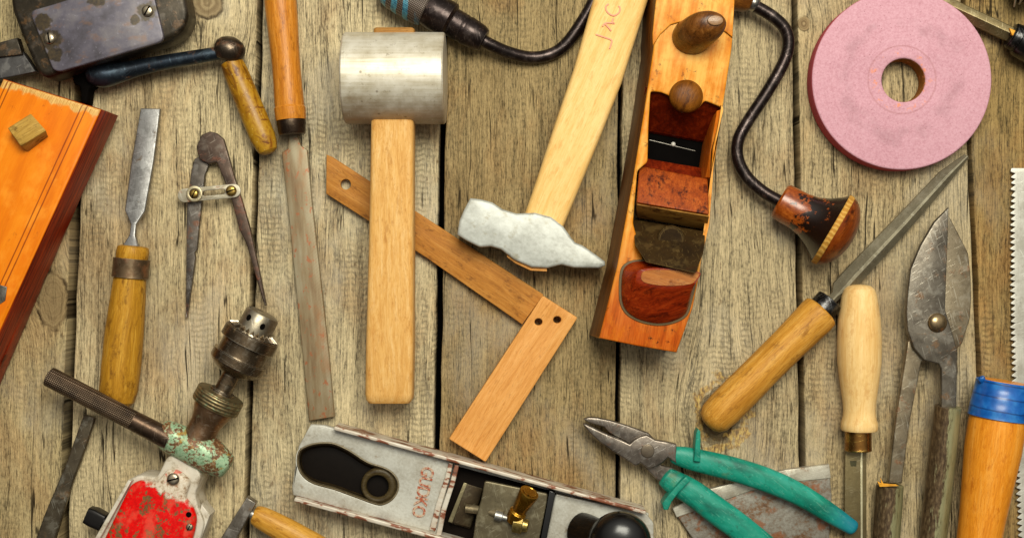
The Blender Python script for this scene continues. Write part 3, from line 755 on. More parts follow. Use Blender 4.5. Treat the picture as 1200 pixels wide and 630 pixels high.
# ---- hammer
o = thing('hammer', 'hammer with pale wooden handle and whitish steel cross-peen head beside the wooden plane', 'hammer', 640, 240)
M = Mat('galvanised_head'); x, y, z = M.coords(math.radians(-25))
n = M.noise(x*.03, y*.04, z*.04, 6, .65); n2 = M.noise(x*.3, y*.3, z*.3, 4)
col = M.ramp(n*.75 + n2*.25, [(.28, (130, 129, 120)), (.45, (168, 169, 162)), (.62, (192, 194, 188))])
col = M.mix(M.noise(x*.08, y*.08, 4, 4, .6).step(.56, .7)*.5, col, (130, 118, 84))
col = M.mix(M.edge(2)*.4, col, (126, 118, 96))
hm = M.put(col, (n2*.1 + .36), .15, n + n2*.12, .2, .8)
hp = [(551, 232), (564, 233.5), (577, 237), (589, 245), (605, 250), (627, 249), (646, 254), (660, 265), (668, 276), (674, 284), (683, 287.5), (698, 298), (709, 306), (709.5, 311), (702, 314), (673, 313.5), (658, 310), (642, 314), (623, 313), (602, 304), (587, 292), (575, 288.5), (562, 289.5), (547, 282), (535.5, 275), (538, 259), (544, 245)]
c0 = W(620, 280, 48)
def hpost(v):
    d = (v - c0); return Vector((v.x, v.y, v.z))
plate('head', hp, 10, 48, hm, o, bevel=3.2, ang=60)
MHh = wood('pale_handle', (214, 160, 78), (232, 192, 122), (240, 208, 146), 66, .5, grain=.9, dirt_amt=.3, dirt=(206, 150, 78), seed=8, edge_col=(212, 144, 30), edge_amt=.8, figure=.5, edge_r=6, con=.9)
def hhandle():
    rings = []; d = None
    ptsc = [(636, 262, 30), (652, 220, 31), (676, 155, 32), (700, 90, 33), (727, 0, 34), (748, -70, 34)]
    rw = [23.2, 24.5, 27, 28.6, 30, 31]; rh = [13.5, 14, 14.5, 14.5, 15, 15]
    for i, p in enumerate(ptsc):
        a = W(*ptsc[max(0, i-1)]); b = W(*ptsc[min(len(ptsc)-1, i+1)]); T = (b-a).normalized(); sdv = T.cross(Vector((0, 0, 1))).normalized()
        sh = roundpoly([(-rw[i], -rh[i]), (rw[i], -rh[i]), (rw[i], rh[i]), (-rw[i], rh[i])], 9, 5)
        rings.append([W(*p) + sdv*q.x + Vector((0, 0, q.y)) for q in sh])
    return loft('handle', rings, MHh, o, ang=40)
hh = hhandle()
plate('handle_end', [(594, 296), (606, 303), (624, 311), (641, 312), (641, 318), (622, 317), (604, 308.5), (594, 301)], 16, 42, MQ2, o, bevel=1)
MPk = flat('pink_pencil', (236, 156, 126), .7, var=.05)
def stroke(pts, z, r=.9, name='handwriting'):
    tube(name, [(p[0], p[1], z, r, .35) for p in pts], MPk, hh, n=8, sub=5, cap=.5)
stroke([(713, 5), (710, 8), (711, 13), (716, 17.5), (721, 18), (726, 14), (726.5, 9), (725, 7.5)], 49.6)
stroke([(719, 22), (717.5, 26), (720, 27.5), (716, 27), (709, 27.5), (706.5, 31)], 49.5)
stroke([(709, 28), (712, 31), (716, 36)], 49.5)
stroke([(698.5, 40.5), (703, 42), (709, 44), (716.5, 47), (716.5, 51), (714.5, 57)], 49.1)

# ---- wooden hand plane
o = thing('wooden_plane', 'orange wooden hand plane with open throat, wedge, iron and a worn horn knob', 'wood plane', 780, 210)
Mb = Mat('amber_wood'); x, y, z = Mb.coords(math.radians(80))
g = Mb.noise(x*.012, y*.14, z*.14, 4, .6); g2 = Mb.noise(x*.07, y*1.0, z*1.0, 3); n = Mb.noise(x*.03, y*.04, z*.04, 5, .65)
col = Mb.ramp(g*.5 + n*.5, [(.33, (160, 82, 6)), (.46, (208, 126, 26)), (.6, (228, 170, 78))])
red = (x*-1 + (n - .5)*110).step(60, 185)
col = Mb.mix(red*.85, col, Mb.ramp(g*.5 + g2*.5, [(.3, (112, 36, 0)), (.5, (176, 68, 2)), (.7, (206, 104, 18))]))
dk = Mb.noise(x*.12, y*.12, z*.12, 5, .7)
col = Mb.mix(dk.step(.57, .66)*Mb.noise(x*.02, y*.03, 2, 2).step(.42, .55)*.7, col, (92, 50, 12))
col = Mb.mix(Mb.noise(x*.04, y*.06, 7, 5, .7).step(.5, .62)*.4, col, (206, 116, 20))
col = Mb.mix(dk.step(.64, .68)*red*.9, col, (60, 18, 4))
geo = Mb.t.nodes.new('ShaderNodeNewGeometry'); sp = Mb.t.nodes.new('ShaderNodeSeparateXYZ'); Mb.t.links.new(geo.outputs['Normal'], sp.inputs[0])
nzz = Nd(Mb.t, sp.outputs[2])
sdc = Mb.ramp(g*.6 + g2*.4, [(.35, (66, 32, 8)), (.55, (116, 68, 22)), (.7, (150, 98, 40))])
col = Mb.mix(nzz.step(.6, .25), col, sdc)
col = Mb.mix(Mb.edge(2.5)*n.step(.35, .55)*.5, col, (240, 172, 80))
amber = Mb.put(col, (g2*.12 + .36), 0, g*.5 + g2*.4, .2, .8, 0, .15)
Mbin = wood('throat_red', (44, 8, 2), (104, 26, 4), (150, 54, 14), 80, .35, dirt_amt=.35, dirt=(56, 14, 4), seed=9, coat=.1)
body = [(771, -22), (861, 0), (859, 40), (857.5, 58), (847, 127), (835, 207), (820, 320), (812, 360), (793, 413), (746, 405), (702, 396), (723, 313), (741, 215), (755, 130), (766, 56), (766, 40)]
LL = [(W(*p, 80).y, W(*p, 80).x) for p in ((702, 396), (723, 313), (741, 215), (755, 130), (766, 56), (766, 40), (771, -22))]
def spread(v):
    xl = LL[-1][1]
    for (ya, xa), (yb, xb) in zip(LL, LL[1:]):
        if v.y <= yb: xl = xa + (xb - xa)*max(0, (v.y - ya)/(yb - ya)); break
    if v.x - xl < 1.6: v = Vector((v.x - 6.5*(1 - v.z/80), v.y, v.z))
    return v
throat = [(762.5, 107), (774, 108), (784, 112), (790, 122), (803, 130), (818, 128), (826, 118), (836, 122), (846, 126), (835, 175), (833, 210), (829, 262), (815, 325), (756, 312), (742, 262), (747, 200), (759, 190), (760, 150)]
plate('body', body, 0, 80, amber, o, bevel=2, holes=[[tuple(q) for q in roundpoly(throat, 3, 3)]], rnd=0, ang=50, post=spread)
# inner ramps of the throat
solid('throat_bed', [(754, 104, 8), (848, 123, 8), (826, 172, 8), (752, 160, 8)], [(756, 102, 77), (848, 121, 77), (830, 166, 26), (752, 152, 26)], Mbin, o, .4)
plate('mouth', [(758, 148), (830, 160), (826, 215), (748, 205)], 2, 20, MT['black'], o, bevel=.5)
plate('mouth_line', [(761, 163.5), (815, 176.5), (815, 177.4), (761, 164.4)], 20, 20.6, STEEL_D, o, bevel=.2)
lathe('mouth_screw', (789, 169, 18), (789, 169, 24), [(0, 2.6), (3, 2.6), (4.5, 1.6), (5, .2)], flat('white_dot', (220, 216, 205), .4), o, n=14)
MCk = wood('cheek', (150, 64, 8), (214, 110, 22), (240, 160, 66), 80, .35, dirt_amt=.2, seed=10, coat=.3)
solid('cheek', [(826, 150, 20), (838, 160, 20), (826, 225, 20), (816, 215, 20)], [(840, 130, 77), (846, 128, 77), (834, 208, 77), (827, 208, 62)], MCk, o, .5)
solid('throat_ledge', [(757, 186, 6), (824, 196, 6), (824, 222, 6), (750, 210, 6)], [(759, 186, 32), (822, 197, 32), (823, 214, 46), (750, 204, 46)], Mbin, o, .6)
MWd = wood('wedge_red', (104, 38, 6), (152, 66, 14), (188, 98, 34), 80, .5, grain=.8, dirt_amt=.7, dirt=(60, 16, 4), seed=11, coat=.4)
solid('wedge', [(750, 198, 40), (828, 214, 40), (824, 268, 40), (744, 252, 40)], [(749, 194, 70), (829.5, 209.5, 70), (831, 251, 97), (746, 237, 97)], MWd, o, 2)
MWe = wood('wedge_end', (92, 58, 18), (150, 104, 42), (182, 140, 70), -10, .5, dirt_amt=.6, dirt=(70, 30, 8), seed=12)
solid('wedge_end', [(747, 238.5, 95.5), (830.5, 252.5, 95.5), (825, 267, 60), (745, 252, 60)], [(746, 240, 96.6), (831, 254, 96.6), (828, 269.5, 64), (747, 255, 64)], MWe, o, .4)
MI = metal('iron_dark', (50, 34, 12), (20, 12, 5), .6, .0, (50, 28, 10), .3, edge_col=(112, 90, 50), seed=13)
MI.node_tree.nodes['Principled BSDF'].inputs['Specular IOR Level'].default_value = .08
def slope(v):
    t = W(0, 257, 65).y - v.y; z2 = v.z + t*.85; k = (1 - z2/D)/(1 - 65/D)
    return Vector((v.x*k, v.y*k, z2))
plate('iron', [(742, 257), (826, 271), (826, 284), (824, 297), (815, 320), (757, 307), (744, 287)], 60, 65, MI, o, bevel=1, post=slope)
lathe('iron_boss', (786, 280, 78), (787, 281, 96), [(0, 15.5), (6, 15.5), (7.5, 14.2), (8, 12.8), (7, 11.5), (6.6, .3)], MI, o, n=32)
# front knob, button, rear handle stub
def ellipse_ring(cx, cy, z, rx, ry, rot=0, n=40, tilt=(0, 0)):
    c = W(cx, cy, z); r = []
    for k in range(n):
        a = 2*PI*k/n; u = math.cos(a)*rx; v = math.sin(a)*ry
        x_ = u*math.cos(rot) - v*math.sin(rot); y_ = u*math.sin(rot) + v*math.cos(rot)
        r.append(c + Vector((x_, y_, x_*tilt[0] + y_*tilt[1])))
    return r
MKn2 = wood('knob_brown', (58, 30, 6), (104, 60, 20), (142, 92, 42), 60, .25, dirt_amt=.5, dirt=(36, 16, 4), coat=.6, seed=14, figure=2)
loft('knob', [ellipse_ring(811, 44, 78, 22.5, 20), ellipse_ring(812, 42, 84, 22.5, 20), ellipse_ring(816, 39, 94, 22.5, 19), ellipse_ring(821, 35, 104, 23, 18), ellipse_ring(826, 31, 113, 22, 16.5), ellipse_ring(830, 28, 119, 19.5, 14), ellipse_ring(834, 26, 123, 15, 10.5), ellipse_ring(837.5, 25, 125.5, 9.5, 6.5)], MKn2, o, ang=50)
loft('knob_tip', [ellipse_ring(838, 24.5, 126, 8.6, 5.6), ellipse_ring(838.5, 24, 128, 8, 5), ellipse_ring(839, 24, 128.6, 4, 2.5)], wood('tip_wood', (110, 74, 44), (150, 112, 76), (176, 140, 104), 0, .2, coat=.7), o)
loft('button', [ellipse_ring(804, 113, 60, 19, 19), ellipse_ring(804, 113, 80, 19, 18.5), ellipse_ring(804, 112.5, 85, 18, 17.5), ellipse_ring(804, 112, 88.5, 14.5, 14), ellipse_ring(804, 112, 90, 8, 8), ellipse_ring(804, 112, 90.4, 2, 2)], wood('button_brown', (70, 34, 4), (118, 68, 14), (146, 90, 30), 70, .42, dirt_amt=.5, dirt=(58, 26, 6), seed=15), o, ang=60)
plate('raised_end', [(771, -22), (861, 0), (858.5, 44), (846, 34), (826, 26), (803, 24), (786, 29), (774, 40), (765, 54), (764.5, 40)], 79, 83, amber, o, bevel=1.2, ang=50)
sock = catmull([Vector(p) for p in [(726, 322), (732, 309), (750, 304), (790, 308), (814, 319), (816, 332), (812, 350), (806, 369), (792, 378), (774, 381.5), (757, 379.5), (742, 374), (731, 365), (725.5, 350)]], 4)
plate('handle_socket', [tuple(p) for p in sock], 78, 81.5, flat('socket_grey', (96, 76, 44), .6), o, bevel=.8)
MSt = wood('stub_red', (80, 16, 2), (132, 38, 6), (176, 70, 20), 20, .28, dirt_amt=.5, dirt=(60, 10, 2), coat=.5, seed=16, figure=1.5)
def uring(k, dx, dy, z, yk=1.0):
    """one section of the worn handle stub: the socket outline, drawn in"""
    cx, cy = 771, 345; out = []
    for p in sock: out.append(W(cx + (p[0]-cx)*k + dx, cy + (p[1]-cy)*k*yk + dy, z))
    return out
loft('handle_stub', [uring(.93, 0, 0, 80), uring(.93, 0, -1, 84), uring(.90, 3, -6, 90, .8), uring(.86, 7, -12, 97, .6), uring(.84, 11, -17, 103, .42), uring(.81, 13, -18.5, 105, .37)], MSt, o, ang=55)
loft('stub_face', [uring(.75, 14.5, -19, 104.8, .33), uring(.74, 14.5, -19, 105.8, .32), uring(.2, 14.5, -19, 105.5, .1)], wood('stub_cut', (120, 62, 20), (166, 100, 42), (190, 130, 70), -15, .4, dirt_amt=.4, dirt=(90, 40, 10)), o)

# ---- grinding wheel
M = Mat('pink_abrasive'); x, y, z = M.coords()
n = M.noise(x*.02, y*.02, z*.02, 5, .6); n2 = M.noise(x*.42, y*.42, z*.42, 4, .75); n3 = M.noise(x*.14, y*.14, z*.14, 5, .65)
rr = (x*x + y*y).sqrt()
col = M.ramp(n2*.7 + n3*.15 + n*.15, [(.25, (170, 114, 126)), (.5, (200, 150, 163)), (.75, (216, 172, 184))])
ring = ((rr - 66 + (n - .5)*60).abs()).step(15, 1)*M.noise(x*.03, y*.03, 6.0, 4, .6).step(.40, .62)
col = M.mix(ring*.3, col, (136, 100, 106))
ar = M.noise(rr*.5, n*3, 0.0, 2).step(.5, .7)
col = M.mix(ar*.12, col, (150, 100, 108))
rg2 = ((rr - 39).abs()).step(1.6, .3)
col = M.mix(rg2*.3, col, (150, 92, 88))
geo = M.t.nodes.new('ShaderNodeNewGeometry'); sp = M.t.nodes.new('ShaderNodeSeparateXYZ'); M.t.links.new(geo.outputs['Normal'], sp.inputs[0])
nw = Nd(M.t, sp.outputs[2])
col = M.mix(nw.step(.7, .3)*rr.step(60, 70), col, (188, 82, 92))
col = M.mix(nw.step(.7, .3)*rr.step(60, 50), col, (150, 96, 40))
org_ = (n3.step(.56, .66))*rr.step(40, 34)*.7
col = M.mix(org_, col, (228, 140, 96))
col = M.mix(M.voro(x*.16, y*.16, z*.16).step(.12, .05)*.6, col, (120, 66, 66))
w_ = plate('grinding_wheel', circ(1057, 93.5, 105.5, 120), 0, 27, M.put(col, .85, 0, n2 + n3*.3, .4, .8, spec=.15), None, bevel=2.5, holes=[circ(1059, 94, 25.3, 60)])
tag(w_, label='round pink grinding wheel with a hole in its centre', category='grinding wheel')

# ---- triangular file
o = thing('triangular_file', 'slim grey file with black ferrule and tan handle pointing up to the grinding wheel', 'file', 960, 350)
MTf = metal('file_grey', (138, 130, 108), (92, 84, 66), .5, .6, (118, 88, 50), .1, ang=48, brushed=.3, seed=23, edge_col=(180, 174, 154))
def trifile():
    rings = []
    for px, py, zc, w_, h in ((1133, 183, 7, 3.5, 3), (1108, 207, 9, 8.5, 6), (1060, 260, 11, 10.5, 7), (1000, 324, 14, 12, 8), (986, 340, 15, 12, 8), (980, 346, 16, 5.5, 4), (966, 361, 18, 5, 4)):
        T = (W(1133, 183) - W(986, 340)).normalized(); sdv = T.cross(Vector((0, 0, 1))).normalized(); c = W(px, py, zc)
        rings.append([c + sdv*a*w_ + Vector((0, 0, b*h)) for a, b in ((-1, -.6), (-.95, -.1), (-.15, .9), (.15, .9), (.95, -.1), (1, -.6))])
    return loft('blade', rings, MTf, o, ang=25)
trifile()
MFb = metal('black_ferrule', (40, 38, 38), (18, 17, 17), .28, .85, seed=24, edge_col=(150, 150, 150))
lathe('ferrule', (973, 351, 19), (956, 371, 19), [(0, 5), (0, 15), (1, 16), (14, 16.6), (15, 16.6), (20, 17)], MFb, o)
MW3 = wood('tan_handle', (150, 94, 24), (196, 138, 52), (222, 172, 88), 43, .42, dirt_amt=.4, dirt=(128, 80, 24), seed=17, figure=.8)
lathe('handle', (964, 363, 20), (830, 497, 20), [(0, 17), (1, 20), (3, 22), (10, 22.6), (25, 21.8), (55, 21), (95, 21), (130, 21.5), (160, 21.5), (176, 20), (184, 15.5), (188, 9), (189, .5)], MW3, o, wob=.03)

# ---- screwdriver, top right
o = thing('screwdriver', 'square-shanked steel tool with black handle beside the upper right rim of the pink wheel', 'screwdriver', 1150, 28)
MSd = metal('olive_steel', (136, 120, 84), (84, 70, 42), .42, .7, (110, 78, 34), .2, ang=-25, brushed=.3, seed=25, edge_col=(214, 200, 160))
def shank():
    rings = []
    T = (W(1190, 46) - W(1096, 2)).normalized(); sdv = T.cross(Vector((0, 0, 1))).normalized()
    for px, py, zc in ((1072, -13, 9), (1096, 0, 10), (1189, 43, 20)):
        c = W(px, py, zc); rings.append([c + sdv*a + Vector((0, 0, b)) for a, b in ((-7.5, -5), (-8.5, 3), (-7, 5), (-.5, 7), (.6, 7), (8, 0), (8, -4), (6, -5.5))])
    return loft('shank', rings, MSd, o, ang=20)
shank()
lathe('ferrule', (1184, 41, 24), (1215, 56, 24), [(0, 6), (0, 13), (2, 15), (10, 16), (10.5, 18)], MFb, o)
lathe('handle', (1192, 45, 24), (1250, 73, 24), [(0, 12), (1, 18), (5, 20), (20, 21), (50, 21), (54, 12)], MT['black_gloss'], o)
plate('splinter', [(1183, 33), (1188, 35), (1196, 38.5), (1195, 43), (1190, 44.5), (1186, 41)], 31, 35, wood('splinter', (190, 120, 20), (226, 160, 50), (240, 190, 90), 0), o, bevel=.8)
# ---- dark metal jaw at the top right corner
o = thing('drill_chuck', 'dark oily metal fitting just showing in the top right corner', 'metal fitting', 1196, -12)
lathe('jaw_body', (1196, -40, 26), (1208, 6, 26), [(0, 18), (26, 20), (34, 19), (42, 14), (44, 8)], metal('oily_steel', (44, 36, 34), (16, 13, 13), .3, .8, seed=26, edge_col=(130, 120, 112)), o, n=20)
for a, b in (((1191, -6), (1188.5, 8)), ((1199, -4), (1194.5, 5))):
    tube('jaw', [(a[0], a[1], 44, 1.6), (b[0], b[1], 36, .9)], MN, o, sub=0, n=8, cap=.6)

# ---- pale-handled chisel pointing down
o = thing('paring_chisel', 'chisel with pale unvarnished handle and brass ferrule, blade down, beside the tin snips', 'chisel', 1006, 480)
MW4 = wood('pale_turned', (214, 166, 96), (232, 194, 130), (240, 208, 150), 88, .4, grain=.8, con=1.3, dirt_amt=.4, dirt=(206, 156, 92), seed=18, figure=.5)
lathe('handle', (1007, 333, 24), (1007, 503, 22), [(0, .5), (.6, 7), (2, 13), (6, 17.5), (14, 20), (40, 24), (65, 25.3), (90, 25), (115, 22), (135, 19), (145, 18.2), (152, 18.6), (160, 20.8), (166, 21.2), (168.5, 20)], MW4, o, n=48)
MBf = metal('brass_ferrule', (150, 106, 52), (72, 40, 16), .24, .92, seed=27, ang=90, edge_col=(240, 206, 110))
lathe('ferrule', (1005.5, 502, 20), (1005.5, 528, 20), [(0, 15), (.2, 15.3), (20, 15.3), (23, 15.6), (24.5, 15.8), (25.5, 15)], MBf, o)
MB2 = metal('olive_blade', (116, 102, 68), (84, 72, 46), .36, .65, seed=28, ang=90, brushed=.25, edge_col=(150, 140, 110))
plate('blade', [(991, 524), (1015.5, 524), (1015.5, 600), (1015, 690), (989, 690), (990, 600)], 7, 13, MB2, o, bevel=.6)
plate('blade_bevel', [(1008.5, 527), (1011, 527), (1011.2, 688), (1008.7, 688)], 12.5, 13.6, metal('bright_edge', (214, 204, 168), (160, 150, 110), .3, .7, seed=29), o, bevel=.4)
plate('maker_stamp', [(996, 539.5), (1004, 539.5), (1003.5, 546), (997, 546)], 12.6, 13.2, flat('stamp', (66, 62, 34), .7), o, bevel=.2)

# ---- tin snips
o = thing('tin_snips', 'rusty tin snips with broad pointed blades, round rivet and green-brown tubular grips', 'tin snips', 1095, 430)
MSn = metal('snip_steel', (120, 112, 100), (42, 34, 27), .34, .8, (110, 78, 46), .38, seed=30, edge_col=(196, 190, 176), scale=1.1)
MSn2 = metal('snip_steel_light', (148, 134, 110), (58, 46, 32), .34, .8, (116, 74, 40), .36, seed=31, edge_col=(214, 206, 186), scale=1.1)
lb = [(1112, 243), (1111, 280), (1109, 330), (1108, 363), (1112, 376), (1117, 392), (1122, 410), (1122, 427), (1121, 478), (1103, 478), (1103, 432), (1100, 426), (1083, 422), (1071, 408), (1063.5, 387), (1062, 366), (1063.5, 345), (1067, 315), (1079, 287), (1095, 260)]
plate('blade', lb, 27, 34, MSn, o, bevel=1.6, ang=40)
rb = [(1110, 250), (1114, 256), (1123, 273), (1135, 297), (1138, 325), (1138.5, 350), (1137, 373), (1128, 402), (1118, 412), (1090, 412), (1080, 424), (1067, 490), (1057, 566), (1041, 566), (1050, 490), (1061, 420), (1064, 400), (1100, 370)]
plate('blade', rb, 18, 26, MSn2, o, bevel=1.6, ang=40)
loft('rivet', [ellipse_ring(1098.5, 378, 33.5, 11.3, 11.3), ellipse_ring(1098.5, 378, 35, 11, 11), ellipse_ring(1098.5, 378, 37.5, 9, 9), ellipse_ring(1098.5, 378, 39.5, 5.5, 5.5), ellipse_ring(1098.5, 378, 40, 1, 1)], metal('rivet_steel', (160, 138, 104), (90, 70, 46), .28, .85, seed=32), o)
M = Mat('green_brown_tube'); x, y, z = M.coords(math.radians(85))
n = M.noise(x*.016, y*.14, z*.14, 6, .7); n2 = M.noise(x*.14, y*.4, z*.4, 4)
col = M.ramp(n2, [(.3, (58, 42, 28)), (.55, (100, 80, 56)), (.72, (134, 112, 82))])
gp = (n*.8 + n2*.2 + y*-.012).step(.47, .55)
col = M.mix(gp*.8, col, M.ramp(n, [(.35, (116, 114, 72)), (.6, (160, 158, 118))]))
gt = M.put(col, .4, .4, n + gp*.3, .25, .8)
tube('grip', [(1111, 476, 30, 14.8), (1106, 520, 26, 15.5), (1099, 580, 21, 15.5), (1090, 660, 17, 15.5)], gt, o, sub=3, wob=.02)
tube('grip', [(1043, 568, 20, 15.4), (1040.5, 600, 18, 15.6), (1035, 680, 16, 15.6)], gt, o, sub=3, wob=.02)
plate('straw', [(1028, 563), (1033, 566), (1031, 558), (1035.5, 566), (1050, 567), (1054, 569), (1031, 570)], 33, 34.5, bpy.data.materials['splinter'], o, bevel=.5)

# ---- saw and blue-taped handle
o = thing('hand_saw', 'pale steel saw blade with a ragged toothed edge at the right edge of the photo', 'saw', 1200, 400)
pts = [(1230, 197)]; y0 = 197; left = lambda y: 1186 + (y - 197)*.0185 + 2*math.sin(y*.012)
pts.append((left(197) - 2, 197)); y = 199; k = 0
while y < 690:
    dpt = 3.6 + random.uniform(-.7, .7)
    pts += [(left(y) - dpt + 1 + random.uniform(-.4, .4), y + 1.2), (left(y) - dpt + 1.2, y + 2.6), (left(y) + 3.2, y + 4.2)]
    y += 7.0 + random.uniform(-.4, .4)
pts.append((1230, 690))
plate('saw_blade', pts, 3, 5.5, metal('saw_steel', (200, 197, 186), (140, 134, 120), .45, .5, (150, 110, 70), .1, ang=90, brushed=.3, seed=33, edge_col=(240, 238, 230)), o, bevel=.4)
o = thing('taped_handle', 'orange varnished tool handle with blue tape round its top, over the saw blade', 'tool handle', 1160, 560)
MOr = wood('bright_orange_handle', (190, 106, 14), (228, 144, 38), (240, 172, 76), 82, .35, grain=.8, dirt_amt=.35, dirt=(178, 92, 14), seed=19, spots=.8, coat=.4, figure=.6)
lathe('handle', (1176, 446, 40), (1146, 640, 34), [(0, 10), (0, 26), (20, 28), (50, 31.5), (80, 31.5), (120, 28.5), (160, 25.5), (200, 24), (260, 24)], MOr, o, n=48)
M = Mat('blue_tape'); x, y, z = M.coords(math.radians(80))
n = M.noise(x*.05, y*.05, z*.05, 4); ly = ((x*.42 + (M.noise(y*.02, z*.02, 1) - .5)*2.5)).sin()
col = M.ramp(n, [(.3, (8, 62, 134)), (.5, (20, 92, 172)), (.7, (52, 128, 196))]); col = M.mix(ly.step(.88, .98)*.6, col, (8, 36, 86))
lathe('tape', (1175.5, 446.5, 40), (1170, 482, 39), [(0, 25), (.1, 28.8), (1, 29.5), (14, 30), (15, 30.6), (30, 32), (42, 33), (43, 31)], M.put(col, .3, 0, ly + n, .35, .8, .2), o, n=48, wob=.012)
tube('tape_tail', [(1151, 448, 46, 3.4), (1150, 444, 50, 3.8), (1153, 442, 52, 2.4)], bpy.data.materials['blue_tape'], o, sub=3, n=10, cap=.5)

# ---- rusty blade piece below the pliers
MU = Mat('rust_steel'); x, y, z = MU.coords(math.radians(15))
n = MU.noise(x*.035, y*.045, z*.04, 6, .7); n2 = MU.noise(x*.3, y*.3, z*.3, 4, .6)
col = MU.ramp(n*.65 + n2*.35, [(.33, (58, 40, 28)), (.44, (112, 82, 56)), (.52, (124, 116, 104)), (.66, (150, 146, 136))])
col = MU.mix(MU.noise(x*.05, y*.05, 5, 5).step(.54, .64)*.7, col, (140, 78, 34))
ur = MU.put(col, .5, .35, n + n2*.5, .5, 1.2)
o = thing('axe_head', 'rusty triangular steel blade with a bright ground edge, lying under the green pliers', 'axe head', 890, 600)
plate('blade', [(788, 596), (834, 582), (920, 558), (972, 551), (975, 580), (971, 650), (825, 650)], 0, 8, ur, o, bevel=1.5)
plate('ground_edge', [(788, 595), (830, 573), (880, 560), (920, 550), (972, 543.5), (974, 560), (955, 562), (922, 565), (880, 575), (838, 590), (793, 606)], 0, 9.2, metal('ground_edge', (196, 190, 174), (112, 98, 78), .4, .4, (130, 88, 50), .3, ang=15, brushed=.3, seed=34), o, 1.2)

# ---- pliers
o = thing('pliers', 'combination pliers with rusty jaws and green plastic-sleeved handles', 'pliers', 800, 540)
MPl = metal('plier_steel', (124, 114, 104), (38, 31, 26), .32, .8, (98, 60, 36), .3, seed=35, edge_col=(200, 194, 184), scale=1.3)
jawA = [(683.5, 491), (690, 488.5), (700, 489), (715, 492), (735, 498), (760, 507), (768, 515), (772, 530), (775, 545), (789, 548), (785, 556), (777, 566), (768, 560), (748, 540), (737, 519.5), (731, 516), (722, 511.5), (714, 507), (708, 500), (690, 495)]
plate('jaw', jawA, 11, 22, MPl, o, bevel=1.8, ang=40)
jawB = [(683, 497), (686, 496), (698, 502), (713, 509), (726, 514), (738, 520), (743, 515), (750, 511), (758, 509), (768, 515), (780, 517), (793, 520), (793, 543), (783, 536), (777, 542), (771, 546), (763, 549), (758, 548), (751, 542.5), (745, 546), (733, 538), (717, 528), (702, 517), (690, 506)]
plate('jaw', jawB, 17, 29, MPl, o, bevel=2, ang=40)
plate('pivot', circ(759, 528, 8, 28), 28, 30.3, metal('pivot_steel', (120, 108, 92), (78, 64, 50), .3, .8, seed=36, edge_col=(70, 58, 46)), o, bevel=.7)
M = Mat('green_plastic'); x, y, z = M.coords(math.radians(-30))
n = M.noise(x*.02, y*.05, z*.05, 5, .6); n2 = M.noise(x*.25, y*.25, z*.25, 4)
col = M.ramp(n, [(.3, (6, 96, 80)), (.5, (22, 134, 112)), (.68, (44, 152, 134))])
col = M.mix(n2.step(.58, .72)*.35, col, (96, 178, 156))
col = M.mix(M.noise(x*.03, y*.03, 4, 4).step(.6, .7)*.45, col, (108, 112, 60))
scf = M.noise(x*.05, y*1.2 + x*.2, z*.6, 3, .6).step(.62, .70)
col = M.mix(scf*.4, col, (150, 196, 176))
gm = M.noise(x*.09, y*.12, z*.1, 5, .7).step(.56, .66)
col = M.mix(gm*.45, col, (26, 66, 50))
bluish = (x*-1 + (n - .5)*30).step(-70, -110)
col = M.mix(bluish*.7, col, (10, 104, 140))
gr = M.put(col, (n2*.25 + .3), 0, n + n2*.3 + scf*-.2, .25, .8, 0, .3)
tube('sleeve', [(792, 533, 21, 10.5, 8), (805, 536, 21, 12.5, 9), (830, 542, 21, 13.5, 9.5), (862, 550, 21, 14, 10), (900, 562.5, 21, 14, 10), (937, 579, 21, 13, 9.5), (970, 599, 21, 11.5, 8.5), (998, 617, 21, 9, 8)], gr, o, sub=6, cap=.7, ex=2.4)
tube('sleeve', [(780, 558, 19, 12, 8), (790, 565, 19, 14, 9), (810, 576, 20, 15, 10), (840, 598, 21, 16, 10.5), (872, 622, 21, 16, 10.5), (910, 655, 21, 16, 10.5), (940, 690, 21, 14, 10)], gr, o, sub=6, cap=.3, ex=2.4)
plate('sleeve_guard', [(813, 540), (816, 507), (818, 502), (821, 505), (821, 541)], 16, 36, gr, o, bevel=1.3)
plate('sleeve_guard', [(799, 562), (804, 558), (809, 563), (795, 577), (787, 588), (783, 597), (778, 597), (776, 590), (783, 580)], 14, 36, gr, o, bevel=1.3)

# ---- metal jack plane (bottom)
o = thing('metal_plane', 'whitish painted metal bench plane with rusty rims, raised red lettering and a brass adjuster', 'metal plane', 550, 590)
M = Mat('plane_white'); x, y, z = M.coords(math.radians(-15))
n = M.noise(x*.03, y*.04, z*.04, 6, .65); n2 = M.noise(x*.35, y*.35, z*.35, 4, .6)
col = M.ramp(n*.7 + n2*.3, [(.3, (124, 114, 98)), (.42, (164, 159, 146)), (.6, (190, 188, 178))])
col = M.mix(M.noise(x*.06, y*.06, 3, 5, .6).step(.6, .7)*.55, col, (126, 100, 62))
pw = M.put(col, .38, .1, n2 + n, .3, .8, .15)
M = Mat('rim_rust'); x, y, z = M.coords(math.radians(-15))
n = M.noise(x*.035, y*.1, z*.1, 5, .6); n2 = M.noise(x*.4, y*.4, z*.4, 3)
col = M.ramp(n, [(.38, (206, 198, 184)), (.535, (190, 176, 158)), (.57, (136, 78, 52)), (.70, (92, 56, 36))])
rr_ = M.put(col, .45, .15, n + n2*.3, .35, .8)
dxy = Vector((.966, .262)); nxy = Vector((.262, -.966))    # along, and up across the sole, in photo directions
def pl(t, s): p = Vector((342, 583)) + dxy*t + Vector((nxy.x, nxy.y))*s; return (p.x, p.y)
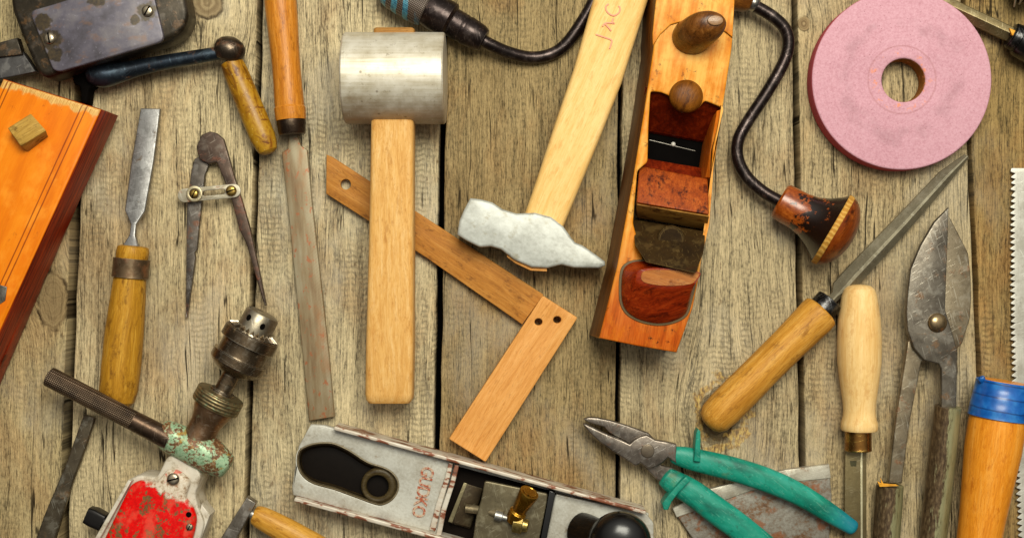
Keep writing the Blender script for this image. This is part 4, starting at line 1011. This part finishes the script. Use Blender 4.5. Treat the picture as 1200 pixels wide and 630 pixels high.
slot_h = [(350, 530), (356, 524), (367, 520), (380, 518.5), (393, 520), (410, 528), (430, 541), (448, 547), (459, 553), (466, 563), (466, 574), (460, 584), (450, 590), (440, 590), (415, 581), (390, 572), (368, 566), (355, 557), (349, 544)]
slot_s = [tuple(p) for p in catmull([Vector(p) for p in slot_h], 3)]
plate('sole', [pl(2, 3), pl(0, 20), pl(3, 50), pl(12, 78), pl(28, 92), pl(408, 92), pl(425, 3)], 0, 8, pw, o, bevel=1)
plate('rear_web', [(364, 497), (380, 498), (531, 541), (512, 626), (500, 622), (343, 580), (342, 570), (350, 522)], 18, 27, pw, o, bevel=2, holes=[slot_s], ang=45)
plate('handle_well', [(354, 515), (400, 512), (475, 545), (470, 598), (430, 592), (350, 565)], 8, 12, flat('well_black', (16, 10, 6), .5, 0, .3, 0, .1), o, bevel=.5)
MTt = wood('tote_black', (8, 5, 3), (18, 12, 6), (38, 26, 12), -15, .35, dirt_amt=0, coat=.05, spec=.15)
MRg = wood('tote_ring', (40, 30, 16), (70, 58, 34), (98, 84, 54), 0, .4, dirt_amt=.4, dirt=(40, 28, 12), coat=.2)
plate('well_collar', circ(443.5, 569, 21, 40), 12, 25, MRg, o, bevel=4, holes=[circ(442, 570, 13, 32)])
def inset(k, z):
    out = []; m = len(slot_s)
    for i, p in enumerate(slot_s):
        a_ = Vector(slot_s[i-1]); b_ = Vector(slot_s[(i+1) % m]); t_ = (b_ - a_).normalized(); nn = Vector((-t_.y, t_.x))
        q = Vector(p) + nn*k; out.append(W(q.x, q.y, z))
    return out
sgn = 1 if (inset(3, 20)[0] - W(405, 556, 20)).length < (inset(-3, 20)[0] - W(405, 556, 20)).length else -1
MRm = metal('well_lip', (98, 84, 58), (56, 44, 26), .42, .2, (60, 40, 20), .3, seed=37, edge_col=(170, 156, 124))
loft('well_lip', [inset(-1.2*sgn, 26.5), inset(-.8*sgn, 27.8), inset(.4*sgn, 28), inset(1.6*sgn, 26), inset(2.6*sgn, 20)], MRm, o, caps=False, ang=60)
loft('well_wall', [inset(2.2*sgn, 22), inset(3.4*sgn, 16), inset(5*sgn, 12), inset(8*sgn, 10)], wood('well_brown', (14, 9, 4), (36, 26, 12), (66, 52, 28), -15, .4, dirt_amt=.4, dirt=(8, 5, 3)), o, caps=False, ang=60)
# rims: the upper and lower side walls
def rim(name, s0, s1, t0, t1, z1, mat):
    q = [pl(t0, s0), pl(t1, s0), pl(t1, s1), pl(t0, s1)]
    plate(name, q, 2, z1, mat, o, bevel=1.2, rnd=2)
rim('side_wall', 89.5, 94, 26, 405, 40, rr_)
rim('side_wall', -3.5, 1.5, 3, 425, 40, rr_)
plate('cross_rib', [(526, 541), (531, 542.5), (527, 560), (518, 590), (510, 622), (503, 620), (511, 590), (521, 560)], 20, 31, rr_, o, bevel=1)
plate('cross_rib', [(533, 544), (538, 545), (533, 566), (523, 597), (517, 627), (511, 626), (517, 596), (527, 566)], 20, 34, rr_, o, bevel=1)
plate('frog_well', [(536, 546), (650, 576), (636, 650), (512, 640)], 4, 10, flat('well_dark', (20, 13, 8), .6, spec=.06), o, bevel=.5)
MOl = metal('frog_plate', (76, 62, 42), (38, 30, 20), .4, .6, (60, 38, 18), .2, seed=38, edge_col=(160, 150, 118))
solid('frog', [(545, 568, 12), (568, 574, 12), (552, 620, 12), (526, 612, 12)], [(544, 565, 26), (566, 572, 20), (551, 617, 20), (525, 610, 26)], MOl, o, 1)
plate('frog_edge', [(543.5, 565), (547.5, 566), (530, 612), (525, 610.5)], 25, 27.5, metal('frog_edge', (150, 140, 108), (100, 88, 60), .35, .7, seed=39), o, bevel=.5)
tube('adjusting_screw', [(546, 595, 30, 5), (560, 597, 32, 5), (590, 603, 44, 5)], metal('dull_screw', (150, 136, 108), (90, 76, 52), .35, .7, seed=40), o, sub=0, n=18)
MLc = metal('lever_cap', (106, 96, 72), (70, 60, 42), .4, .55, (88, 60, 30), .15, seed=41, edge_col=(186, 178, 150))
plate('lever_cap', [(568, 563), (575, 564), (642, 578), (640, 592), (628, 650), (553, 640), (558, 605), (564, 585)], 36, 42, MLc, o, bevel=1.4, rnd=3)
plate('iron_end', [(644, 574), (651, 577), (637, 650), (630, 648)], 14, 38, MT['black_gloss'], o, bevel=1)
MBs = metal('brass', (178, 124, 28), (96, 58, 10), .26, .92, seed=42, edge_col=(240, 196, 90))
lathe('brass_lever', (601, 610, 46), (619, 579, 62), [(0, 8), (6, 10), (14, 10), (16, 7.5), (18, 8.5), (34, 10.5), (42, 11.5), (44, 11), (45, 8), (43, 6)], MBs, o)
lathe('brass_nut', (602, 612, 48), (619, 616, 50), [(0, 9), (0, 10.5), (10, 10.5), (11, 9.5), (11, 8), (16, 7.5), (17, 6.5), (17, .5)], metal('pale_brass', (176, 152, 84), (110, 88, 40), .28, .9, seed=43, edge_col=(240, 220, 150)), o, n=12)
lathe('steel_stud', (580, 603, 46), (592, 606, 46), [(0, 3), (0, 6), (8, 6), (9, 4), (14, 4)], STEEL_L, o)
plate('front_web', [(651, 578), (757, 601), (766, 612), (766, 660), (634, 660)], 16, 25, pw, o, bevel=1.5, rnd=3)
tube('knob_neck', [(682, 622, 24, 22, 22), (700, 628, 46, 20, 20), (716, 634, 60, 22, 22)], MTt, o, sub=4)
rings = [ellipse_ring(722, 634, 56, 20, 20), ellipse_ring(724, 635, 62, 33, 33), ellipse_ring(726, 636, 70, 36, 36), ellipse_ring(728, 637, 80, 33, 33), ellipse_ring(729, 638, 87, 26, 26), ellipse_ring(730, 638, 92, 15, 15), ellipse_ring(730, 638, 93.5, 3, 3)]
loft('knob', rings, MT['black_gloss'], o, ang=60)
cu = bpy.data.curves.new('letters', 'FONT'); cu.body = 'GUDKO'; cu.size = 21; cu.extrude = .6; cu.bevel_depth = .4; cu.offset = .1; cu.space_character = .93; cu.align_x = 'CENTER'; cu.align_y = 'CENTER'
tob = bpy.data.objects.new('t', cu); me = tob.to_mesh().copy(); bpy.data.objects.remove(tob)
c = W(495, 576, 27.4); ar = math.radians(-102)
mm = Matrix.Translation(c) @ Matrix.Rotation(ar, 4, 'Z') @ Matrix.Diagonal((.80, .98, 1, 1))
me.transform(mm)
M = Mat('red_letter_paint'); x, y, z = M.coords(); n = M.noise(x*.25, y*.25, 0.0, 4)
finish('lettering', me, M.put(M.mix(n.step(.42, .56), (160, 74, 42), (184, 160, 136)), .55, 0, n, .4, .8), bpy.data.objects['rear_web'] if 'rear_web' in bpy.data.objects else o)

# ---- small hammer, bottom
o = thing('small_hammer', 'small hammer with a narrow grey steel head and golden handle at the bottom edge', 'hammer', 290, 620)
plate('head', [(289, 582), (300, 589), (276, 632), (262, 655), (244, 655), (260, 628)], 22, 36, metal('small_head', (124, 116, 106), (70, 62, 54), .36, .85, (100, 74, 44), .15, ang=60, brushed=.3, seed=44, edge_col=(220, 214, 204)), o, bevel=1.4)
MW5 = wood('golden_handle', (150, 92, 20), (200, 144, 52), (226, 178, 92), -27, .4, dirt_amt=.35, dirt=(112, 62, 10), seed=20, coat=.2)
tube('handle', [(299, 603, 26, 11, 10), (306, 606, 26, 13, 11), (325, 616, 26, 14.5, 12), (350, 630, 25, 15.5, 13), (385, 650, 25, 16, 14)], MW5, o, sub=5, cap=.3)
tube('handle_wedge', [(294, 601, 30, 5, 5), (299, 604, 30, 5.5, 5)], STEEL_L, o, sub=0, n=14, cap=.3)

# ---------------------------------------------------------------- light, world, camera
sc = bpy.context.scene
wd = bpy.data.worlds.new('World'); sc.world = wd; wd.use_nodes = True
t = wd.node_tree; t.nodes.clear()
ow = t.nodes.new('ShaderNodeOutputWorld'); bg = t.nodes.new('ShaderNodeBackground'); t.links.new(bg.outputs[0], ow.inputs[0])
tc = t.nodes.new('ShaderNodeTexCoord'); mp = t.nodes.new('ShaderNodeSeparateXYZ'); t.links.new(tc.outputs['Generated'], mp.inputs[0])
yy = Nd(t, mp.outputs[1]); zz = Nd(t, mp.outputs[2]); xx = Nd(t, mp.outputs[0])
f = (zz.max(0.0)*.62 + yy*.34 + xx*.08)
rp = t.nodes.new('ShaderNodeValToRGB'); e = rp.color_ramp.elements
e[0].position = .28; e[0].color = (.03, .028, .025, 1); e[1].position = .85; e[1].color = (1, .98, .90, 1)
t.links.new(f.s, rp.inputs[0]); t.links.new(rp.outputs[0], bg.inputs[0]); bg.inputs[1].default_value = .85
la = bpy.data.lights.new('window_softbox', 'AREA'); la.shape = 'RECTANGLE'; la.size = .9; la.size_y = .7; la.energy = 26; la.color = (1, .97, .82)
lo_ = bpy.data.objects.new('window_softbox', la); C.objects.link(lo_); lo_.location = (.20, .66, 1.5)
lo_.rotation_euler = (Vector((0, 0, 0)) - lo_.location).to_track_quat('-Z', 'Y').to_euler()
cam = bpy.data.cameras.new('camera'); co = bpy.data.objects.new('camera', cam); C.objects.link(co)
co.location = (0, 0, D*S); cam.sensor_width = 36; cam.lens = 36*D/1200; cam.clip_end = 50; cam.clip_start = .01
sc.camera = co
sc.view_settings.view_transform = 'Standard'; sc.view_settings.look = 'None'; sc.view_settings.exposure = .27; sc.view_settings.gamma = 1
